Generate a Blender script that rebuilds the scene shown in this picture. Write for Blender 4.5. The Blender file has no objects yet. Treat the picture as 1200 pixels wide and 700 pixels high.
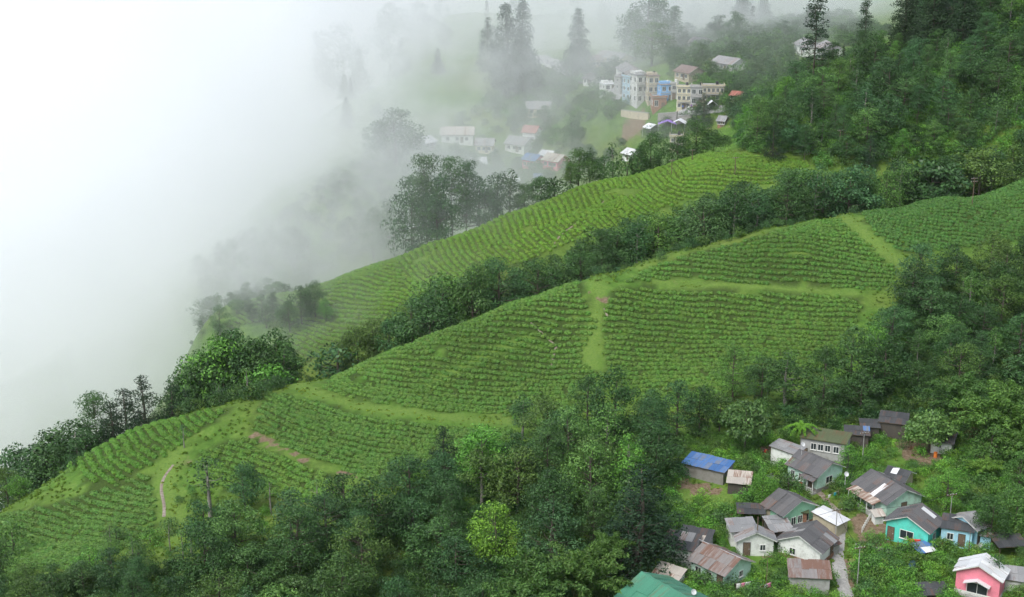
import bpy, bmesh, math, random
import numpy as np
from mathutils import Vector, Matrix, Euler, noise as mnoise

# ------------------------------------------------------------------ camera, sky, sun, exposure
SC = bpy.context.scene
COL = SC.collection
ZC = 110.0                      # camera height above datum
PITCH = math.radians(-17.0)
FPX = 1667.0                    # focal length in pixels of a 1200 px wide frame
camd = bpy.data.cameras.new('camera'); cam = bpy.data.objects.new('camera', camd); COL.objects.link(cam)
cam.location = (0, 0, ZC); cam.rotation_euler = (math.radians(90) + PITCH, 0, 0)
camd.sensor_width = 36.0; camd.lens = 36.0 * FPX / 1200.0
camd.clip_start = 1.0; camd.clip_end = 20000.0
SC.camera = cam

SUN_EL, SUN_AZ = math.radians(56), math.radians(-140)      # azimuth measured from +y towards +x
world = bpy.data.worlds.new('World'); SC.world = world; world.use_nodes = True
wn, wl = world.node_tree.nodes, world.node_tree.links
wn.clear()
sky = wn.new('ShaderNodeTexSky'); sky.sky_type = 'NISHITA'; sky.sun_disc = False
sky.sun_elevation = SUN_EL; sky.sun_rotation = SUN_AZ
sky.air_density = 1.0; sky.dust_density = 6.0; sky.ozone_density = 1.0; sky.altitude = 2000
hs = wn.new('ShaderNodeHueSaturation'); hs.inputs['Saturation'].default_value = 0.42
bg = wn.new('ShaderNodeBackground'); bg.inputs['Strength'].default_value = 0.13
wo = wn.new('ShaderNodeOutputWorld')
wl.new(sky.outputs[0], hs.inputs['Color']); wl.new(hs.outputs[0], bg.inputs['Color']); wl.new(bg.outputs[0], wo.inputs['Surface'])

sund = bpy.data.lights.new('sun', 'SUN'); sun = bpy.data.objects.new('sun', sund); COL.objects.link(sun)
sund.energy = 1.5; sund.angle = math.radians(30); sund.color = (1.0, 0.97, 0.92)
sdir = Vector((math.sin(SUN_AZ) * math.cos(SUN_EL), math.cos(SUN_AZ) * math.cos(SUN_EL), math.sin(SUN_EL)))
sun.rotation_euler = sdir.to_track_quat('Z', 'Y').to_euler(); sun.location = (0, 0, 300)

SC.view_settings.view_transform = 'Standard'; SC.view_settings.look = 'None'
SC.view_settings.gamma = 1.0; SC.view_settings.use_curve_mapping = False
SC.view_settings.exposure = 1.0
cy = SC.cycles
cy.max_bounces = 10; cy.diffuse_bounces = 2; cy.glossy_bounces = 1; cy.transmission_bounces = 2
cy.transparent_max_bounces = 8; cy.volume_bounces = 10
cy.use_adaptive_sampling = True; cy.adaptive_threshold = 0.025
cy.use_denoising = True
try:
    cy.denoiser = 'OPENIMAGEDENOISE'
except Exception:
    pass
cy.volume_step_rate = 2.5; cy.volume_max_steps = 128
cy.sample_clamp_indirect = 4.0

# ------------------------------------------------------------------ pixel rays and the terrain
CF = np.array([0.0, math.cos(PITCH), math.sin(PITCH)]); CU = np.array([0.0, -math.sin(PITCH), math.cos(PITCH)])
def ray(u, v):
    d = CF + CU * ((350.0 - v) / FPX); d[0] += (u - 600.0) / FPX
    return d
def at_y(u, v, y):
    d = ray(u, v); t = y / d[1]
    return (d[0] * t, y, ZC + d[2] * t)
def project(x, y, z):
    p = np.array([x, y, z - ZC]); w = p @ CF
    return 600 + FPX * p[0] / w, 350 - FPX * (p @ CU) / w

CTRL_PX = [ # surveyed ground points: picture column, picture row, ground distance
 (800,690,172),(900,690,172),(1000,690,172),(1150,690,170),(1240,690,170),(900,610,190),(1000,610,190),(1100,610,190),(1200,600,191),
 (1000,525,214),(1100,520,214),(1200,505,217),(830,545,207),(900,545,207),(760,590,195),(700,640,184),
 (960,455,236),(1080,420,246),(1200,400,252),(860,470,233),(1150,330,278),(1250,320,282),
 (500,660,184),(350,640,187),(200,640,192),(60,660,189),(-60,680,188),(600,600,196),(650,530,215),(420,580,206),(730,480,233),
 (600,480,236),(480,490,232),(380,520,223),(300,560,212),(180,600,205),(100,600,210),(20,650,197),
 (330,455,250),(400,440,253),(460,412,257),(520,390,260),(600,357,266),(700,325,274),(800,292,284),(900,268,294),(1000,248,305),(1100,232,316),(1200,212,329),(1270,200,336),
 (250,480,245),(160,505,240),(80,550,232),(20,590,227),(-40,625,222),
 (650,400,257),(720,390,259),(800,400,256),(900,390,259),(950,350,269),(800,340,271),(1000,320,277),(1050,300,284),(1100,270,298),(1200,250,309),
 (560,440,247),(450,455,244),
 # hollow behind the front ridge, rear tea slope and its crest
 (380,405,294),(470,375,299),(570,318,318),(650,290,326),(720,262,334),(820,226,346),(940,206,353),
 (340,400,296),(330,372,312),(400,345,314),
 (420,318,326),(500,290,335),(600,250,345),(700,215,354),(830,181,364),(940,188,362),(300,352,318),(240,378,312),
 (520,425,282),(600,392,290),(700,358,299),(800,326,309),(900,302,318),(1000,278,328),(1100,258,339),(1200,234,347),(450,440,278),
 (150,525,312),(60,590,302),(200,458,312),(100,560,330),(0,640,310),
 (250,522,262),(330,482,268),(160,548,256),(80,595,248),(20,640,243),
 (500,318,354),(600,278,364),(700,242,374),(780,220,384),(430,345,346),
 # hill of forest at the right
 (900,150,392),(1000,180,362),(1100,170,364),(1200,185,354),(1000,100,415),(1100,60,418),(1200,20,418),(1200,100,388),(1270,60,400),(1270,-40,420),
 (900,85,480),(950,60,500),(840,95,480),
 # slope of the misty village and the upper village
 (500,225,440),(560,205,462),(620,160,500),(680,150,492),(740,160,470),(540,180,480),(700,112,515),(640,72,560),(730,98,500),(790,122,470),(850,118,462),(880,140,440),(600,90,550),
 (680,55,620),(760,40,640),(600,20,720),(700,10,760),(800,15,760),(900,20,740),(480,150,500),(440,190,460),(400,120,560),(470,90,580),(500,30,700),
 (350,300,392),(300,330,372),(420,270,400),(460,235,425),
]
CTRL_XYZ = [ # relative to the camera: the near hillside, hidden ground, the deep valley
 (0,0,-6),(0,20,-20),(0,60,-52),(0,110,-84),(-80,60,-62),(80,60,-50),(-80,120,-92),(90,120,-80),(-150,140,-112),(160,140,-80),(0,145,-93),(60,150,-92),(-60,150,-97),
 (-300,100,-150),(300,100,-60),(-300,300,-190),(-200,400,-180),(-350,600,-230),(-150,500,-170),(-130,320,-140),(-180,240,-138),(-100,700,-150),(-300,900,-200),
 (-20,400,-112),(20,408,-104),(50,410,-94),(-50,385,-114),
 (300,300,-58),(300,450,-20),(260,380,-32),(300,700,-30),(170,480,-44),(200,600,-50),(100,900,-76),(0,900,-84),(300,1000,-30),(-600,500,-230),(-600,1000,-220),(600,500,-20),(600,1000,-30),(0,1400,-110),
]
P = np.array([at_y(*c) for c in CTRL_PX] + [(a, b, c + ZC) for a, b, c in CTRL_XYZ])
def tps_k(r2):
    return np.where(r2 > 1e-9, 0.5 * r2 * np.log(np.maximum(r2, 1e-12)), 0.0)
PS = P[:, :2] / 100.0
_n = len(P)
_A = np.zeros((_n + 3, _n + 3))
_A[:_n, :_n] = tps_k(((PS[:, None, :] - PS[None, :, :]) ** 2).sum(-1)) + np.eye(_n) * 2e-4
_A[:_n, _n] = 1; _A[:_n, _n + 1:] = PS; _A[_n, :_n] = 1; _A[_n + 1:, :_n] = PS.T
_W = np.linalg.solve(_A, np.concatenate([P[:, 2], np.zeros(3)]))
def height(x, y):
    """Ground height at numpy arrays x, y."""
    x = np.asarray(x, float); y = np.asarray(y, float); s = x.shape
    xc = np.clip(x, -700, 700); yc = np.clip(y, -20, 1500)
    q = np.stack([xc.ravel(), yc.ravel()], -1) / 100.0
    out = np.empty(len(q))
    for i in range(0, len(q), 20000):
        b = q[i:i + 20000]
        out[i:i + 20000] = tps_k(((b[:, None, :] - PS[None]) ** 2).sum(-1)) @ _W[:_n] + _W[_n] + b @ _W[_n + 1:]
    z = out.reshape(s)
    # small natural unevenness
    z = z + 0.35 * np.sin(x * 0.21 + 1.3 * np.sin(y * 0.13)) * np.sin(y * 0.19 + 0.7) + 0.18 * np.sin(x * 0.55 + y * 0.31) * np.sin(y * 0.47 - x * 0.2)
    return z
# a regular table of heights for fast look-up
HX0, HY0, HS = -260.0, 130.0, 1.0
_hx = np.arange(HX0, 320, HS); _hy = np.arange(HY0, 800, HS)
HT = height(*np.meshgrid(_hx, _hy))
def hz(x, y):
    fx = min(max((x - HX0) / HS, 0), HT.shape[1] - 1.001); fy = min(max((y - HY0) / HS, 0), HT.shape[0] - 1.001)
    i, j = int(fx), int(fy); a, b = fx - i, fy - j
    return float((HT[j, i] * (1 - a) + HT[j, i + 1] * a) * (1 - b) + (HT[j + 1, i] * (1 - a) + HT[j + 1, i + 1] * a) * b)
def hit(u, v, y0=150.0, y1=790.0):
    """First point where the line of sight through a picture point meets the ground."""
    d = ray(u, v); y = y0; st = 0.75
    while y < y1:
        t = y / d[1]
        if ZC + d[2] * t < hz(d[0] * t, y):
            lo, hi = y - st, y
            for _ in range(8):
                m = (lo + hi) / 2; t = m / d[1]
                if ZC + d[2] * t < hz(d[0] * t, m): hi = m
                else: lo = m
            t = hi / d[1]
            return Vector((d[0] * t, hi, hz(d[0] * t, hi)))
        y += st
    t = y1 / d[1]
    return Vector((d[0] * t, y1, hz(d[0] * t, y1)))

# ------------------------------------------------------------------ materials
MATS = {}
class NT:
    """Short-hand for building node trees."""
    def __init__(s, name):
        s.m = bpy.data.materials.new(name); s.m.use_nodes = True
        s.t = s.m.node_tree; s.n = s.t.nodes; s.l = s.t.links; s.n.clear()
        s.out = s.n.new('ShaderNodeOutputMaterial')
    def node(s, typ, **kw):
        n = s.n.new(typ)
        for k, v in kw.items(): setattr(n, k, v)
        return n
    def link(s, a, b): s.l.new(a, b)
    def noise(s, vec, scale, detail=3, rough=0.6):
        n = s.node('ShaderNodeTexNoise'); n.inputs['Scale'].default_value = scale
        n.inputs['Detail'].default_value = detail; n.inputs['Roughness'].default_value = rough
        if vec is not None: s.link(vec, n.inputs['Vector'])
        return n.outputs[0]
    def ramp(s, fac, stops):
        r = s.node('ShaderNodeValToRGB'); e = r.color_ramp.elements
        while len(e) < len(stops): e.new(0.5)
        for i, (p, c) in enumerate(stops):
            e[i].position = p; e[i].color = (*c, 1) if len(c) == 3 else c
        s.link(fac, r.inputs[0]); return r.outputs[0]
    def math(s, op, a, b=None, c=None, clamp=False):
        n = s.node('ShaderNodeMath', operation=op); n.use_clamp = clamp
        for i, v in enumerate((a, b, c)):
            if v is None: continue
            if isinstance(v, (int, float)): n.inputs[i].default_value = v
            else: s.link(v, n.inputs[i])
        return n.outputs[0]
    def mix(s, fac, a, b, typ='MIX'):
        n = s.node('ShaderNodeMix', data_type='RGBA', blend_type=typ)
        for k, v in ((0, fac), (6, a), (7, b)):
            if isinstance(v, (int, float)): n.inputs[k].default_value = v
            elif isinstance(v, tuple): n.inputs[k].default_value = (*v, 1)
            else: s.link(v, n.inputs[k])
        return n.outputs[2]
    def coord(s, which='Object'):
        return s.node('ShaderNodeTexCoord').outputs[which]
    def pos(s):
        return s.node('ShaderNodeNewGeometry').outputs['Position']
    def principled(s, col, rough=0.8, spec=0.3, bump=None, bstr=0.3, bdist=0.05, metal=0.0):
        p = s.node('ShaderNodeBsdfPrincipled')
        if isinstance(col, tuple): p.inputs['Base Color'].default_value = (*col, 1)
        else: s.link(col, p.inputs['Base Color'])
        if isinstance(rough, (int, float)): p.inputs['Roughness'].default_value = rough
        else: s.link(rough, p.inputs['Roughness'])
        p.inputs['Specular IOR Level'].default_value = spec; p.inputs['Metallic'].default_value = metal
        if bump is not None:
            b = s.node('ShaderNodeBump'); b.inputs['Strength'].default_value = bstr; b.inputs['Distance'].default_value = bdist
            s.link(bump, b.inputs['Height']); s.link(b.outputs[0], p.inputs['Normal'])
        s.link(p.outputs[0], s.out.inputs['Surface']); return p

def ground_material():
    t = NT('ground_grass'); p = t.pos()
    n1 = t.noise(p, 0.035, 4); n2 = t.noise(p, 0.45, 5, 0.65); n3 = t.noise(p, 2.5, 3, 0.7)
    grass = t.ramp(n2, [(0.3, (0.045, 0.105, 0.018)), (0.55, (0.090, 0.180, 0.030)), (0.75, (0.150, 0.240, 0.052))])
    rough = t.ramp(n3, [(0.3, (0.085, 0.125, 0.022)), (0.7, (0.20, 0.23, 0.06))])
    lushc = t.ramp(n3, [(0.25, (0.075, 0.155, 0.026)), (0.7, (0.165, 0.245, 0.055))])
    earth = t.ramp(n3, [(0.3, (0.11, 0.075, 0.045)), (0.7, (0.26, 0.20, 0.14))])
    c = t.mix(t.ramp(n1, [(0.45, (0, 0, 0)), (0.65, (0.6, 0.6, 0.6))]), grass, rough)
    wob = t.math('MULTIPLY', t.math('SUBTRACT', t.noise(p, 0.6, 4, 0.7), 0.5), 1.1)
    def mask(name):
        a = t.node('ShaderNodeAttribute', attribute_name=name)
        return t.math('MULTIPLY', t.math('ADD', t.math('SUBTRACT', a.outputs['Fac'], 0.4), wob), 4.0, clamp=True)
    lush_a = t.node('ShaderNodeAttribute', attribute_name='lush')
    c = t.mix(t.math('MULTIPLY', t.math('ADD', lush_a.outputs['Fac'], t.math('MULTIPLY', wob, lush_a.outputs['Fac'])), 0.9, clamp=True), c, lushc)
    m2 = t.ramp(t.noise(p, 0.17, 5, 0.7), [(0.66, (0, 0, 0)), (0.76, (0.7, 0.7, 0.7))])
    c = t.mix(m2, c, earth)
    soil_shade_a = t.node('ShaderNodeAttribute', attribute_name='soil')
    soil = t.ramp(n3, [(0.3, (0.026, 0.042, 0.013)), (0.7, (0.055, 0.085, 0.022))])  # dark leaf litter, with the shade between tea rows painted into its colour
    c = t.mix(t.math('MULTIPLY', soil_shade_a.outputs['Fac'], 0.85), c, soil)
    c = t.mix(mask('earth'), c, earth)
    t.principled(c, 0.9, 0.1, n3, 0.6, 0.25)
    return t.m

# ------------------------------------------------------------------ object helpers
def link_mesh(name, verts, faces, mat=None, parent=None, smooth=False, loc=None):
    me = bpy.data.meshes.new(name); me.from_pydata([tuple(v) for v in verts], [], [tuple(f) for f in faces]); me.update()
    if mat is not None: me.materials.append(mat)
    if smooth:
        me.polygons.foreach_set('use_smooth', [True] * len(me.polygons))
    o = bpy.data.objects.new(name, me); COL.objects.link(o)
    if parent is not None: o.parent = parent
    if loc is not None: o.location = loc
    return o
def tag(o, label, cat=None, group=None, kind=None):
    if label: o['label'] = label
    if cat: o['category'] = cat
    if group: o['group'] = group
    if kind: o['kind'] = kind
    return o
def thing(name, label, cat, loc=(0, 0, 0), rz=0.0, group=None):
    o = bpy.data.objects.new(name, None); COL.objects.link(o)
    o.location = loc; o.rotation_euler = (0, 0, rz); o.empty_display_size = 0.5
    return tag(o, label, cat, group)

# ------------------------------------------------------------------ ground
def _axis(lo, f0, f1, hi, fine):
    a = list(np.arange(f0, f1, fine)); s = fine; v = f0
    while v > lo: s *= 1.18; v -= s; a.insert(0, v)
    s = fine; v = a[-1]
    while v < hi: s *= 1.18; v += s; a.append(v)
    return np.array(a)
gx = _axis(-3000, -140, 190, 3000, 1.6); gy = _axis(-400, 150, 420, 4500, 1.6)
GX, GY = np.meshgrid(gx, gy); GZ = height(GX, GY)
nv, nu = GX.shape
gverts = np.stack([GX.ravel(), GY.ravel(), GZ.ravel()], -1)
idx = np.arange(nv * nu).reshape(nv, nu)
gfaces = np.stack([idx[:-1, :-1].ravel(), idx[:-1, 1:].ravel(), idx[1:, 1:].ravel(), idx[1:, :-1].ravel()], -1)
ground = link_mesh('ground', gverts.tolist(), gfaces.tolist(), ground_material(), smooth=True)
tag(ground, 'green grassy hillside with ridges, hollows and a valley', kind='structure')
# ------------------------------------------------------------------ plants: materials and prototype meshes
RNG = np.random.default_rng(11)
random.seed(7)

def leaf_material(name, dark, light, odd=None, transl=0.14, rough=0.5):
    t = NT(name)
    g = t.node('ShaderNodeNewGeometry')
    rnd = g.outputs['Random Per Island']
    c = t.ramp(rnd, [(0.0, dark), (0.75, light)] if odd is None else [(0.0, dark), (0.8, light), (0.93, odd)])
    at = t.node('ShaderNodeAttribute', attribute_type='INSTANCER', attribute_name='tint')
    c = t.mix(1.0, c, at.outputs['Color'], 'MULTIPLY')
    n = t.noise(t.coord('Object'), 0.6, 2)
    c = t.mix(0.6, c, t.ramp(n, [(0.3, (0.45, 0.5, 0.5)), (0.7, (1.45, 1.4, 1.3))]), 'MULTIPLY')
    d = t.node('ShaderNodeBsdfPrincipled'); d.inputs['Roughness'].default_value = rough; d.inputs['Specular IOR Level'].default_value = 0.25
    t.link(c, d.inputs['Base Color'])
    tr = t.node('ShaderNodeBsdfTranslucent'); t.link(t.mix(1.0, c, (1.0, 1.15, 0.55), 'MULTIPLY'), tr.inputs['Color'])
    mx = t.node('ShaderNodeMixShader'); mx.inputs[0].default_value = transl
    t.link(d.outputs[0], mx.inputs[1]); t.link(tr.outputs[0], mx.inputs[2]); t.link(mx.outputs[0], t.out.inputs['Surface'])
    return t.m
def bark_material(name, a, b):
    t = NT(name); n = t.noise(t.coord('Object'), 3.0, 4, 0.7)
    t.principled(t.ramp(n, [(0.3, a), (0.7, b)]), 0.9, 0.1, n, 0.6, 0.05); return t.m
M_LEAF = leaf_material('broad_leaves', (0.018, 0.056, 0.017), (0.080, 0.168, 0.050))
M_BIGLEAF = leaf_material('large_leaves', (0.034, 0.092, 0.028), (0.105, 0.200, 0.066), None, 0.2, 0.4)
M_NEEDLE = leaf_material('conifer_needles', (0.013, 0.034, 0.018), (0.045, 0.088, 0.040), None, 0.1, 0.7)
M_BAMBOO = leaf_material('bamboo_leaves', (0.042, 0.110, 0.026), (0.125, 0.240, 0.060), None, 0.3)
M_TEA = leaf_material('tea_leaves', (0.088, 0.190, 0.038), (0.175, 0.330, 0.066), None, 0.2)
M_BARK = bark_material('bark', (0.05, 0.042, 0.033), (0.14, 0.12, 0.10))
M_PALEBARK = bark_material('pale_bark', (0.14, 0.13, 0.11), (0.32, 0.30, 0.27))
M_CULM = bark_material('bamboo_culm', (0.07, 0.11, 0.03), (0.16, 0.19, 0.07))

def quads_mesh(name, cen, nor, size, mat, aspect=0.55, fold=0.0):
    """One mesh of many separate leaf faces: centres, normals (n,3), sizes (n)."""
    n = len(cen)
    nor = nor / np.maximum(np.linalg.norm(nor, axis=1, keepdims=True), 1e-6)
    r = RNG.normal(size=(n, 3)); a = np.cross(nor, r); a /= np.maximum(np.linalg.norm(a, axis=1, keepdims=True), 1e-6)
    b = np.cross(nor, a); s = size[:, None]
    v = np.empty((n, 4, 3))
    v[:, 0] = cen - a * s * 0.5; v[:, 1] = cen + b * s * aspect * 0.5 - nor * s * fold
    v[:, 2] = cen + a * s * 0.5; v[:, 3] = cen - b * s * aspect * 0.5 - nor * s * fold
    me = bpy.data.meshes.new(name)
    me.vertices.add(n * 4); me.vertices.foreach_set('co', v.ravel())
    me.loops.add(n * 4); me.loops.foreach_set('vertex_index', np.arange(n * 4, dtype=np.int32))
    me.polygons.add(n); me.polygons.foreach_set('loop_start', np.arange(0, n * 4, 4, dtype=np.int32))
    me.update(calc_edges=True); me.materials.append(mat)
    return me
def sphere_dirs(n):
    d = RNG.normal(size=(n, 3)); return d / np.linalg.norm(d, axis=1, keepdims=True)
def blob_leaves(cens, rads, per_area, size, flat=0.75, up=0.35, inner=0.15, jit=0.55):
    """Leaves spread over lumpy blobs (cens (k,3), rads (k)), denser on their upper outer shells."""
    C, N, S = [], [], []
    for c, r in zip(cens, rads):
        n = max(12, int(per_area * r * r * 12))
        d = sphere_dirs(n); d[:, 2] = np.where((d[:, 2] < -0.2) & (RNG.random(n) < 0.6), -d[:, 2], d[:, 2])
        rr = r * np.where(RNG.random(n) < inner, RNG.random(n) ** 0.5, 0.86 + 0.24 * RNG.random(n))
        # lumpy surface: radius modulated by direction
        k = RNG.normal(size=(3, 3)) * 2.2
        rr = rr * (1 + 0.13 * np.sin(d @ k[0] + 1) + 0.10 * np.sin(d @ k[1] * 1.8))
        C.append(c + d * rr[:, None] * np.array([1, 1, flat])); N.append(d + np.array([0, 0, up]) + RNG.normal(size=(n, 3)) * jit)
        S.append(size * (0.6 + 0.8 * RNG.random(n)))
    return np.concatenate(C), np.concatenate(N), np.concatenate(S)
def tube(pts, rads, sides=6):
    """Tapered tube along points; returns verts, faces."""
    V, F = [], []
    pts = [Vector(p) for p in pts]
    for i, p in enumerate(pts):
        d = (pts[min(i + 1, len(pts) - 1)] - pts[max(i - 1, 0)]).normalized()
        a = d.cross(Vector((0.3, 0.9, 0.1))).normalized(); b = d.cross(a)
        for k in range(sides):
            t = 2 * math.pi * k / sides
            V.append(p + (a * math.cos(t) + b * math.sin(t)) * rads[i])
    for i in range(len(pts) - 1):
        for k in range(sides):
            k2 = (k + 1) % sides
            F.append((i * sides + k, i * sides + k2, (i + 1) * sides + k2, (i + 1) * sides + k))
    F.append(tuple(range(sides))[::-1]); F.append(tuple((len(pts) - 1) * sides + k for k in range(sides)))
    return V, F
def merge(parts):
    V, F = [], []
    for v, f in parts:
        o = len(V); V += list(v); F += [tuple(i + o for i in q) for q in f]
    return V, F
def mesh_of(name, V, F, mat, smooth=True):
    me = bpy.data.meshes.new(name); me.from_pydata([tuple(v) for v in V], [], F); me.update(); me.materials.append(mat)
    if smooth: me.polygons.foreach_set('use_smooth', [True] * len(me.polygons))
    return me

PROTO = {}      # kind -> list of (trunk mesh, crown mesh, height)
def trunk_with_limbs(name, h, r0, targets, mat, lean=0.0):
    top = Vector((lean * h, 0, h))
    base = [Vector((0, 0, -1.2)), Vector((0, 0, 0.2)), Vector((lean * h * 0.3, 0.05 * h * 0.3, h * 0.35)), Vector((lean * h * 0.6, 0.02 * h, h * 0.65)), top]
    parts = [tube(base, [r0 * 1.5, r0, r0 * 0.75, r0 * 0.5, r0 * 0.12], 7)]
    for tg in targets:
        tg = Vector(tg); hh = max(0.25 * h, min(tg.z - 0.25 * (tg.xy.length + 1.0), 0.8 * h)); f = hh / h
        s = Vector((lean * hh, 0, hh)); mid = s.lerp(tg, 0.55) - Vector((0, 0, 0.06 * h * 0.5))
        parts.append(tube([s, mid, tg], [r0 * 0.45 * (1 - f * 0.5), r0 * 0.28 * (1 - f * 0.5), r0 * 0.08], 5))
    V, F = merge(parts)
    return mesh_of(name, V, F, mat)
def proto_broadleaf(kind, n_var, h, rx, z0, nb, rb, leaf, mat=None, bark=None, dens=3.4, flat=0.75, shape=1.0):
    out = []
    for k in range(n_var):
        cz = (z0 + h) / 2; rz = (h - z0) / 2
        cens, rads = [], []
        for i in range(nb):
            d = sphere_dirs(1)[0]; q = (0.35 + 0.55 * RNG.random() ** 0.5)
            zz = d[2] * q
            wid = 1.0 - max(0.0, zz) * (0.35 * shape)
            cens.append(np.array([d[0] * q * rx * wid, d[1] * q * rx * wid, cz + zz * rz * 0.95]))
            rads.append(rb * (0.65 + 0.7 * RNG.random()))
        cens.append(np.array([0, 0, h - rb * 0.9])); rads.append(rb * 0.9)
        C, N, S = blob_leaves(np.array(cens), rads, dens, leaf, flat)
        crown = quads_mesh(kind + '_crown', C, N, S, mat or M_LEAF)
        o = np.argsort([c[2] for c in cens])
        trunk = trunk_with_limbs(kind + '_trunk', h * 0.86, 0.018 * h + 0.05, [cens[i] for i in o[::3]], bark or M_BARK, RNG.normal() * 0.02)
        out.append((trunk, crown, h))
    PROTO[kind] = out
proto_broadleaf('broadleaf_tree', 5, 12.0, 4.7, 1.0, 46, 1.3, 0.35, dens=5.6)
proto_broadleaf('spreading_tree', 3, 10.0, 5.4, 1.6, 42, 1.25, 0.34, dens=5.6, flat=0.6)
proto_broadleaf('slender_tree', 4, 13.0, 2.6, 2.6, 32, 1.0, 0.33, bark=M_PALEBARK, dens=5.6, flat=0.8)
proto_broadleaf('fine_leaf_tree', 3, 11.0, 4.3, 1.0, 56, 0.98, 0.26, dens=7.5, flat=0.6)
proto_broadleaf('bush', 4, 3.0, 1.9, -0.2, 15, 0.82, 0.26, dens=5.6)
proto_broadleaf('large_leaf_tree', 2, 8.0, 4.6, 1.6, 52, 1.15, 0.50, mat=M_BIGLEAF, dens=3.4, flat=0.55)
proto_broadleaf('sapling', 3, 7.0, 1.3, 2.2, 12, 0.7, 0.28, bark=M_PALEBARK, dens=3.4)

def proto_conifer(kind, n_var, h, r, z0, droop, leaf, dens, lump=1.0):
    out = []
    for k in range(n_var):
        cens, rads = [], []; z = z0; tg = []
        while z < h - 0.5:
            f = (z - z0) / (h - z0); rad = r * (1 - f) ** 0.75 * (0.8 + 0.4 * RNG.random())
            nn = max(3, int(7 * (1 - f) + 2))
            for i in range(nn):
                a = 2 * math.pi * (i + RNG.random()) / nn; q = rad * (0.55 + 0.5 * RNG.random())
                cens.append(np.array([q * math.cos(a), q * math.sin(a), z - droop * q + RNG.normal() * 0.25])); rads.append((0.42 + 0.34 * RNG.random()) * lump * (1.25 - 0.6 * f))
                if RNG.random() < 0.35: tg.append(cens[-1])
            z += 0.95 * (1 - 0.35 * f)
        cens.append(np.array([0, 0, h - 0.4])); rads.append(0.35 * lump)
        C, N, S = blob_leaves(np.array(cens), rads, dens, leaf, 0.7, 0.2, 0.3)
        out.append((trunk_with_limbs(kind + '_trunk', h * 0.97, 0.016 * h + 0.05, tg, M_BARK), quads_mesh(kind + '_crown', C, N, S, M_NEEDLE, 0.4), h))
    PROTO[kind] = out
proto_conifer('conifer_tree', 3, 13.0, 3.4, 0.8, 0.25, 0.30, 8.5, 1.6)
proto_conifer('cypress_tree', 3, 16.0, 3.2, 0.4, -0.35, 0.36, 5.6, 2.3)

def proto_pine(kind, n_var, h, reach=2.6, blob=1.0, mat=None, low=0.35, dens=5.0, leaf=0.36):
    out = []
    for k in range(n_var):
        cens, rads, tg = [], [], []; z = h * low
        while z < h:
            f = (z - h * low) / (h * (1 - low))
            for i in range(int(3 + 3 * RNG.random())):
                a = RNG.random() * 6.283; q = reach * (1 - 0.72 * f) * (0.35 + 0.7 * RNG.random())
                c = np.array([q * math.cos(a), q * math.sin(a), z + 0.15 * q]); tg.append(c)
                cens.append(c); rads.append(blob * (0.62 + 0.4 * RNG.random()))
            z += 1.0 - 0.35 * f
        C, N, S = blob_leaves(np.array(cens), rads, dens, leaf, 0.55, 0.4, 0.3)
        out.append((trunk_with_limbs(kind + '_trunk', h * 0.98, 0.008 * h + 0.03, tg, M_BARK), quads_mesh(kind + '_crown', C, N, S, mat or M_NEEDLE, 0.45), h))
    PROTO[kind] = out
proto_pine('pine_tree', 3, 18.0)
proto_pine('airy_tree', 3, 14.0, 4.3, 1.45, M_LEAF, 0.28, 6.2, 0.28)

def proto_bamboo(kind, n_var):
    out = []
    for k in range(n_var):
        C, N, S, culms = [], [], [], []
        for i in range(30):
            a = RNG.random() * 6.283; reach = 1.2 + 3.8 * RNG.random(); hh = 8.5 - 0.55 * reach + RNG.normal() * 0.7; r0 = 0.7 * RNG.random()
            T = np.linspace(0, 1, 12); dx = np.array([math.cos(a), math.sin(a), 0])
            pts = np.outer(r0 + reach * T ** 2.2, dx) + np.outer(hh * np.sin(np.minimum(T * 1.78, 2.2)) - 0.0 * T, np.array([0, 0, 1.0]))
            culms.append(tube([tuple(p) for p in pts[::2]] + [tuple(pts[-1])], [0.06, 0.055, 0.05, 0.04, 0.03, 0.02, 0.01], 4))
            n = 330; tt = 0.42 + 0.58 * RNG.random(n); q = np.stack([np.interp(tt, T, pts[:, j]) for j in range(3)], -1)
            w = 0.25 + 0.45 * np.sin((tt - 0.42) / 0.58 * math.pi) ** 0.7
            off = sphere_dirs(n) * (w * RNG.random(n) ** 0.5)[:, None] * np.array([1, 1, 0.8]); off[:, 2] -= 0.12
            C.append(q + off); N.append(off * 1.2 + np.array([0, 0, 0.4]) + RNG.normal(size=(n, 3)) * 0.35); S.append(0.26 + 0.2 * RNG.random(n))
        V, F = merge(culms)
        out.append((mesh_of(kind + '_culms', V, F, M_CULM), quads_mesh(kind + '_crown', np.concatenate(C), np.concatenate(N), np.concatenate(S), M_BAMBOO, 0.38), 8.5))
    PROTO[kind] = out
proto_bamboo('bamboo_clump', 3)

def proto_frond(kind, h, nf, L, n_var=2):
    out = []
    for k in range(n_var):
        C, N, S = [], [], []
        for i in range(nf):
            a = 2 * math.pi * (i + 0.5 * RNG.random()) / nf; el = 0.35 + 0.5 * RNG.random(); T = RNG.random(120)
            r = L * T; z = h + L * (el * T - (0.55 + el * 0.5) * T * T)
            side = RNG.choice([-1, 1], 120) * 0.32 * (1 - T * 0.7) * RNG.random(120)
            C.append(np.stack([r * math.cos(a) - side * math.sin(a), r * math.sin(a) + side * math.cos(a), z - abs(side) * 0.3], -1))
            N.append(np.tile([0, 0, 1.0], (120, 1)) + RNG.normal(size=(120, 3)) * 0.3); S.append(0.3 * np.ones(120))
        out.append((trunk_with_limbs(kind + '_trunk', h, 0.12, [], M_BARK), quads_mesh(kind + '_crown', np.concatenate(C), np.concatenate(N), np.concatenate(S), M_BAMBOO, 0.5), h))
    PROTO[kind] = out
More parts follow.
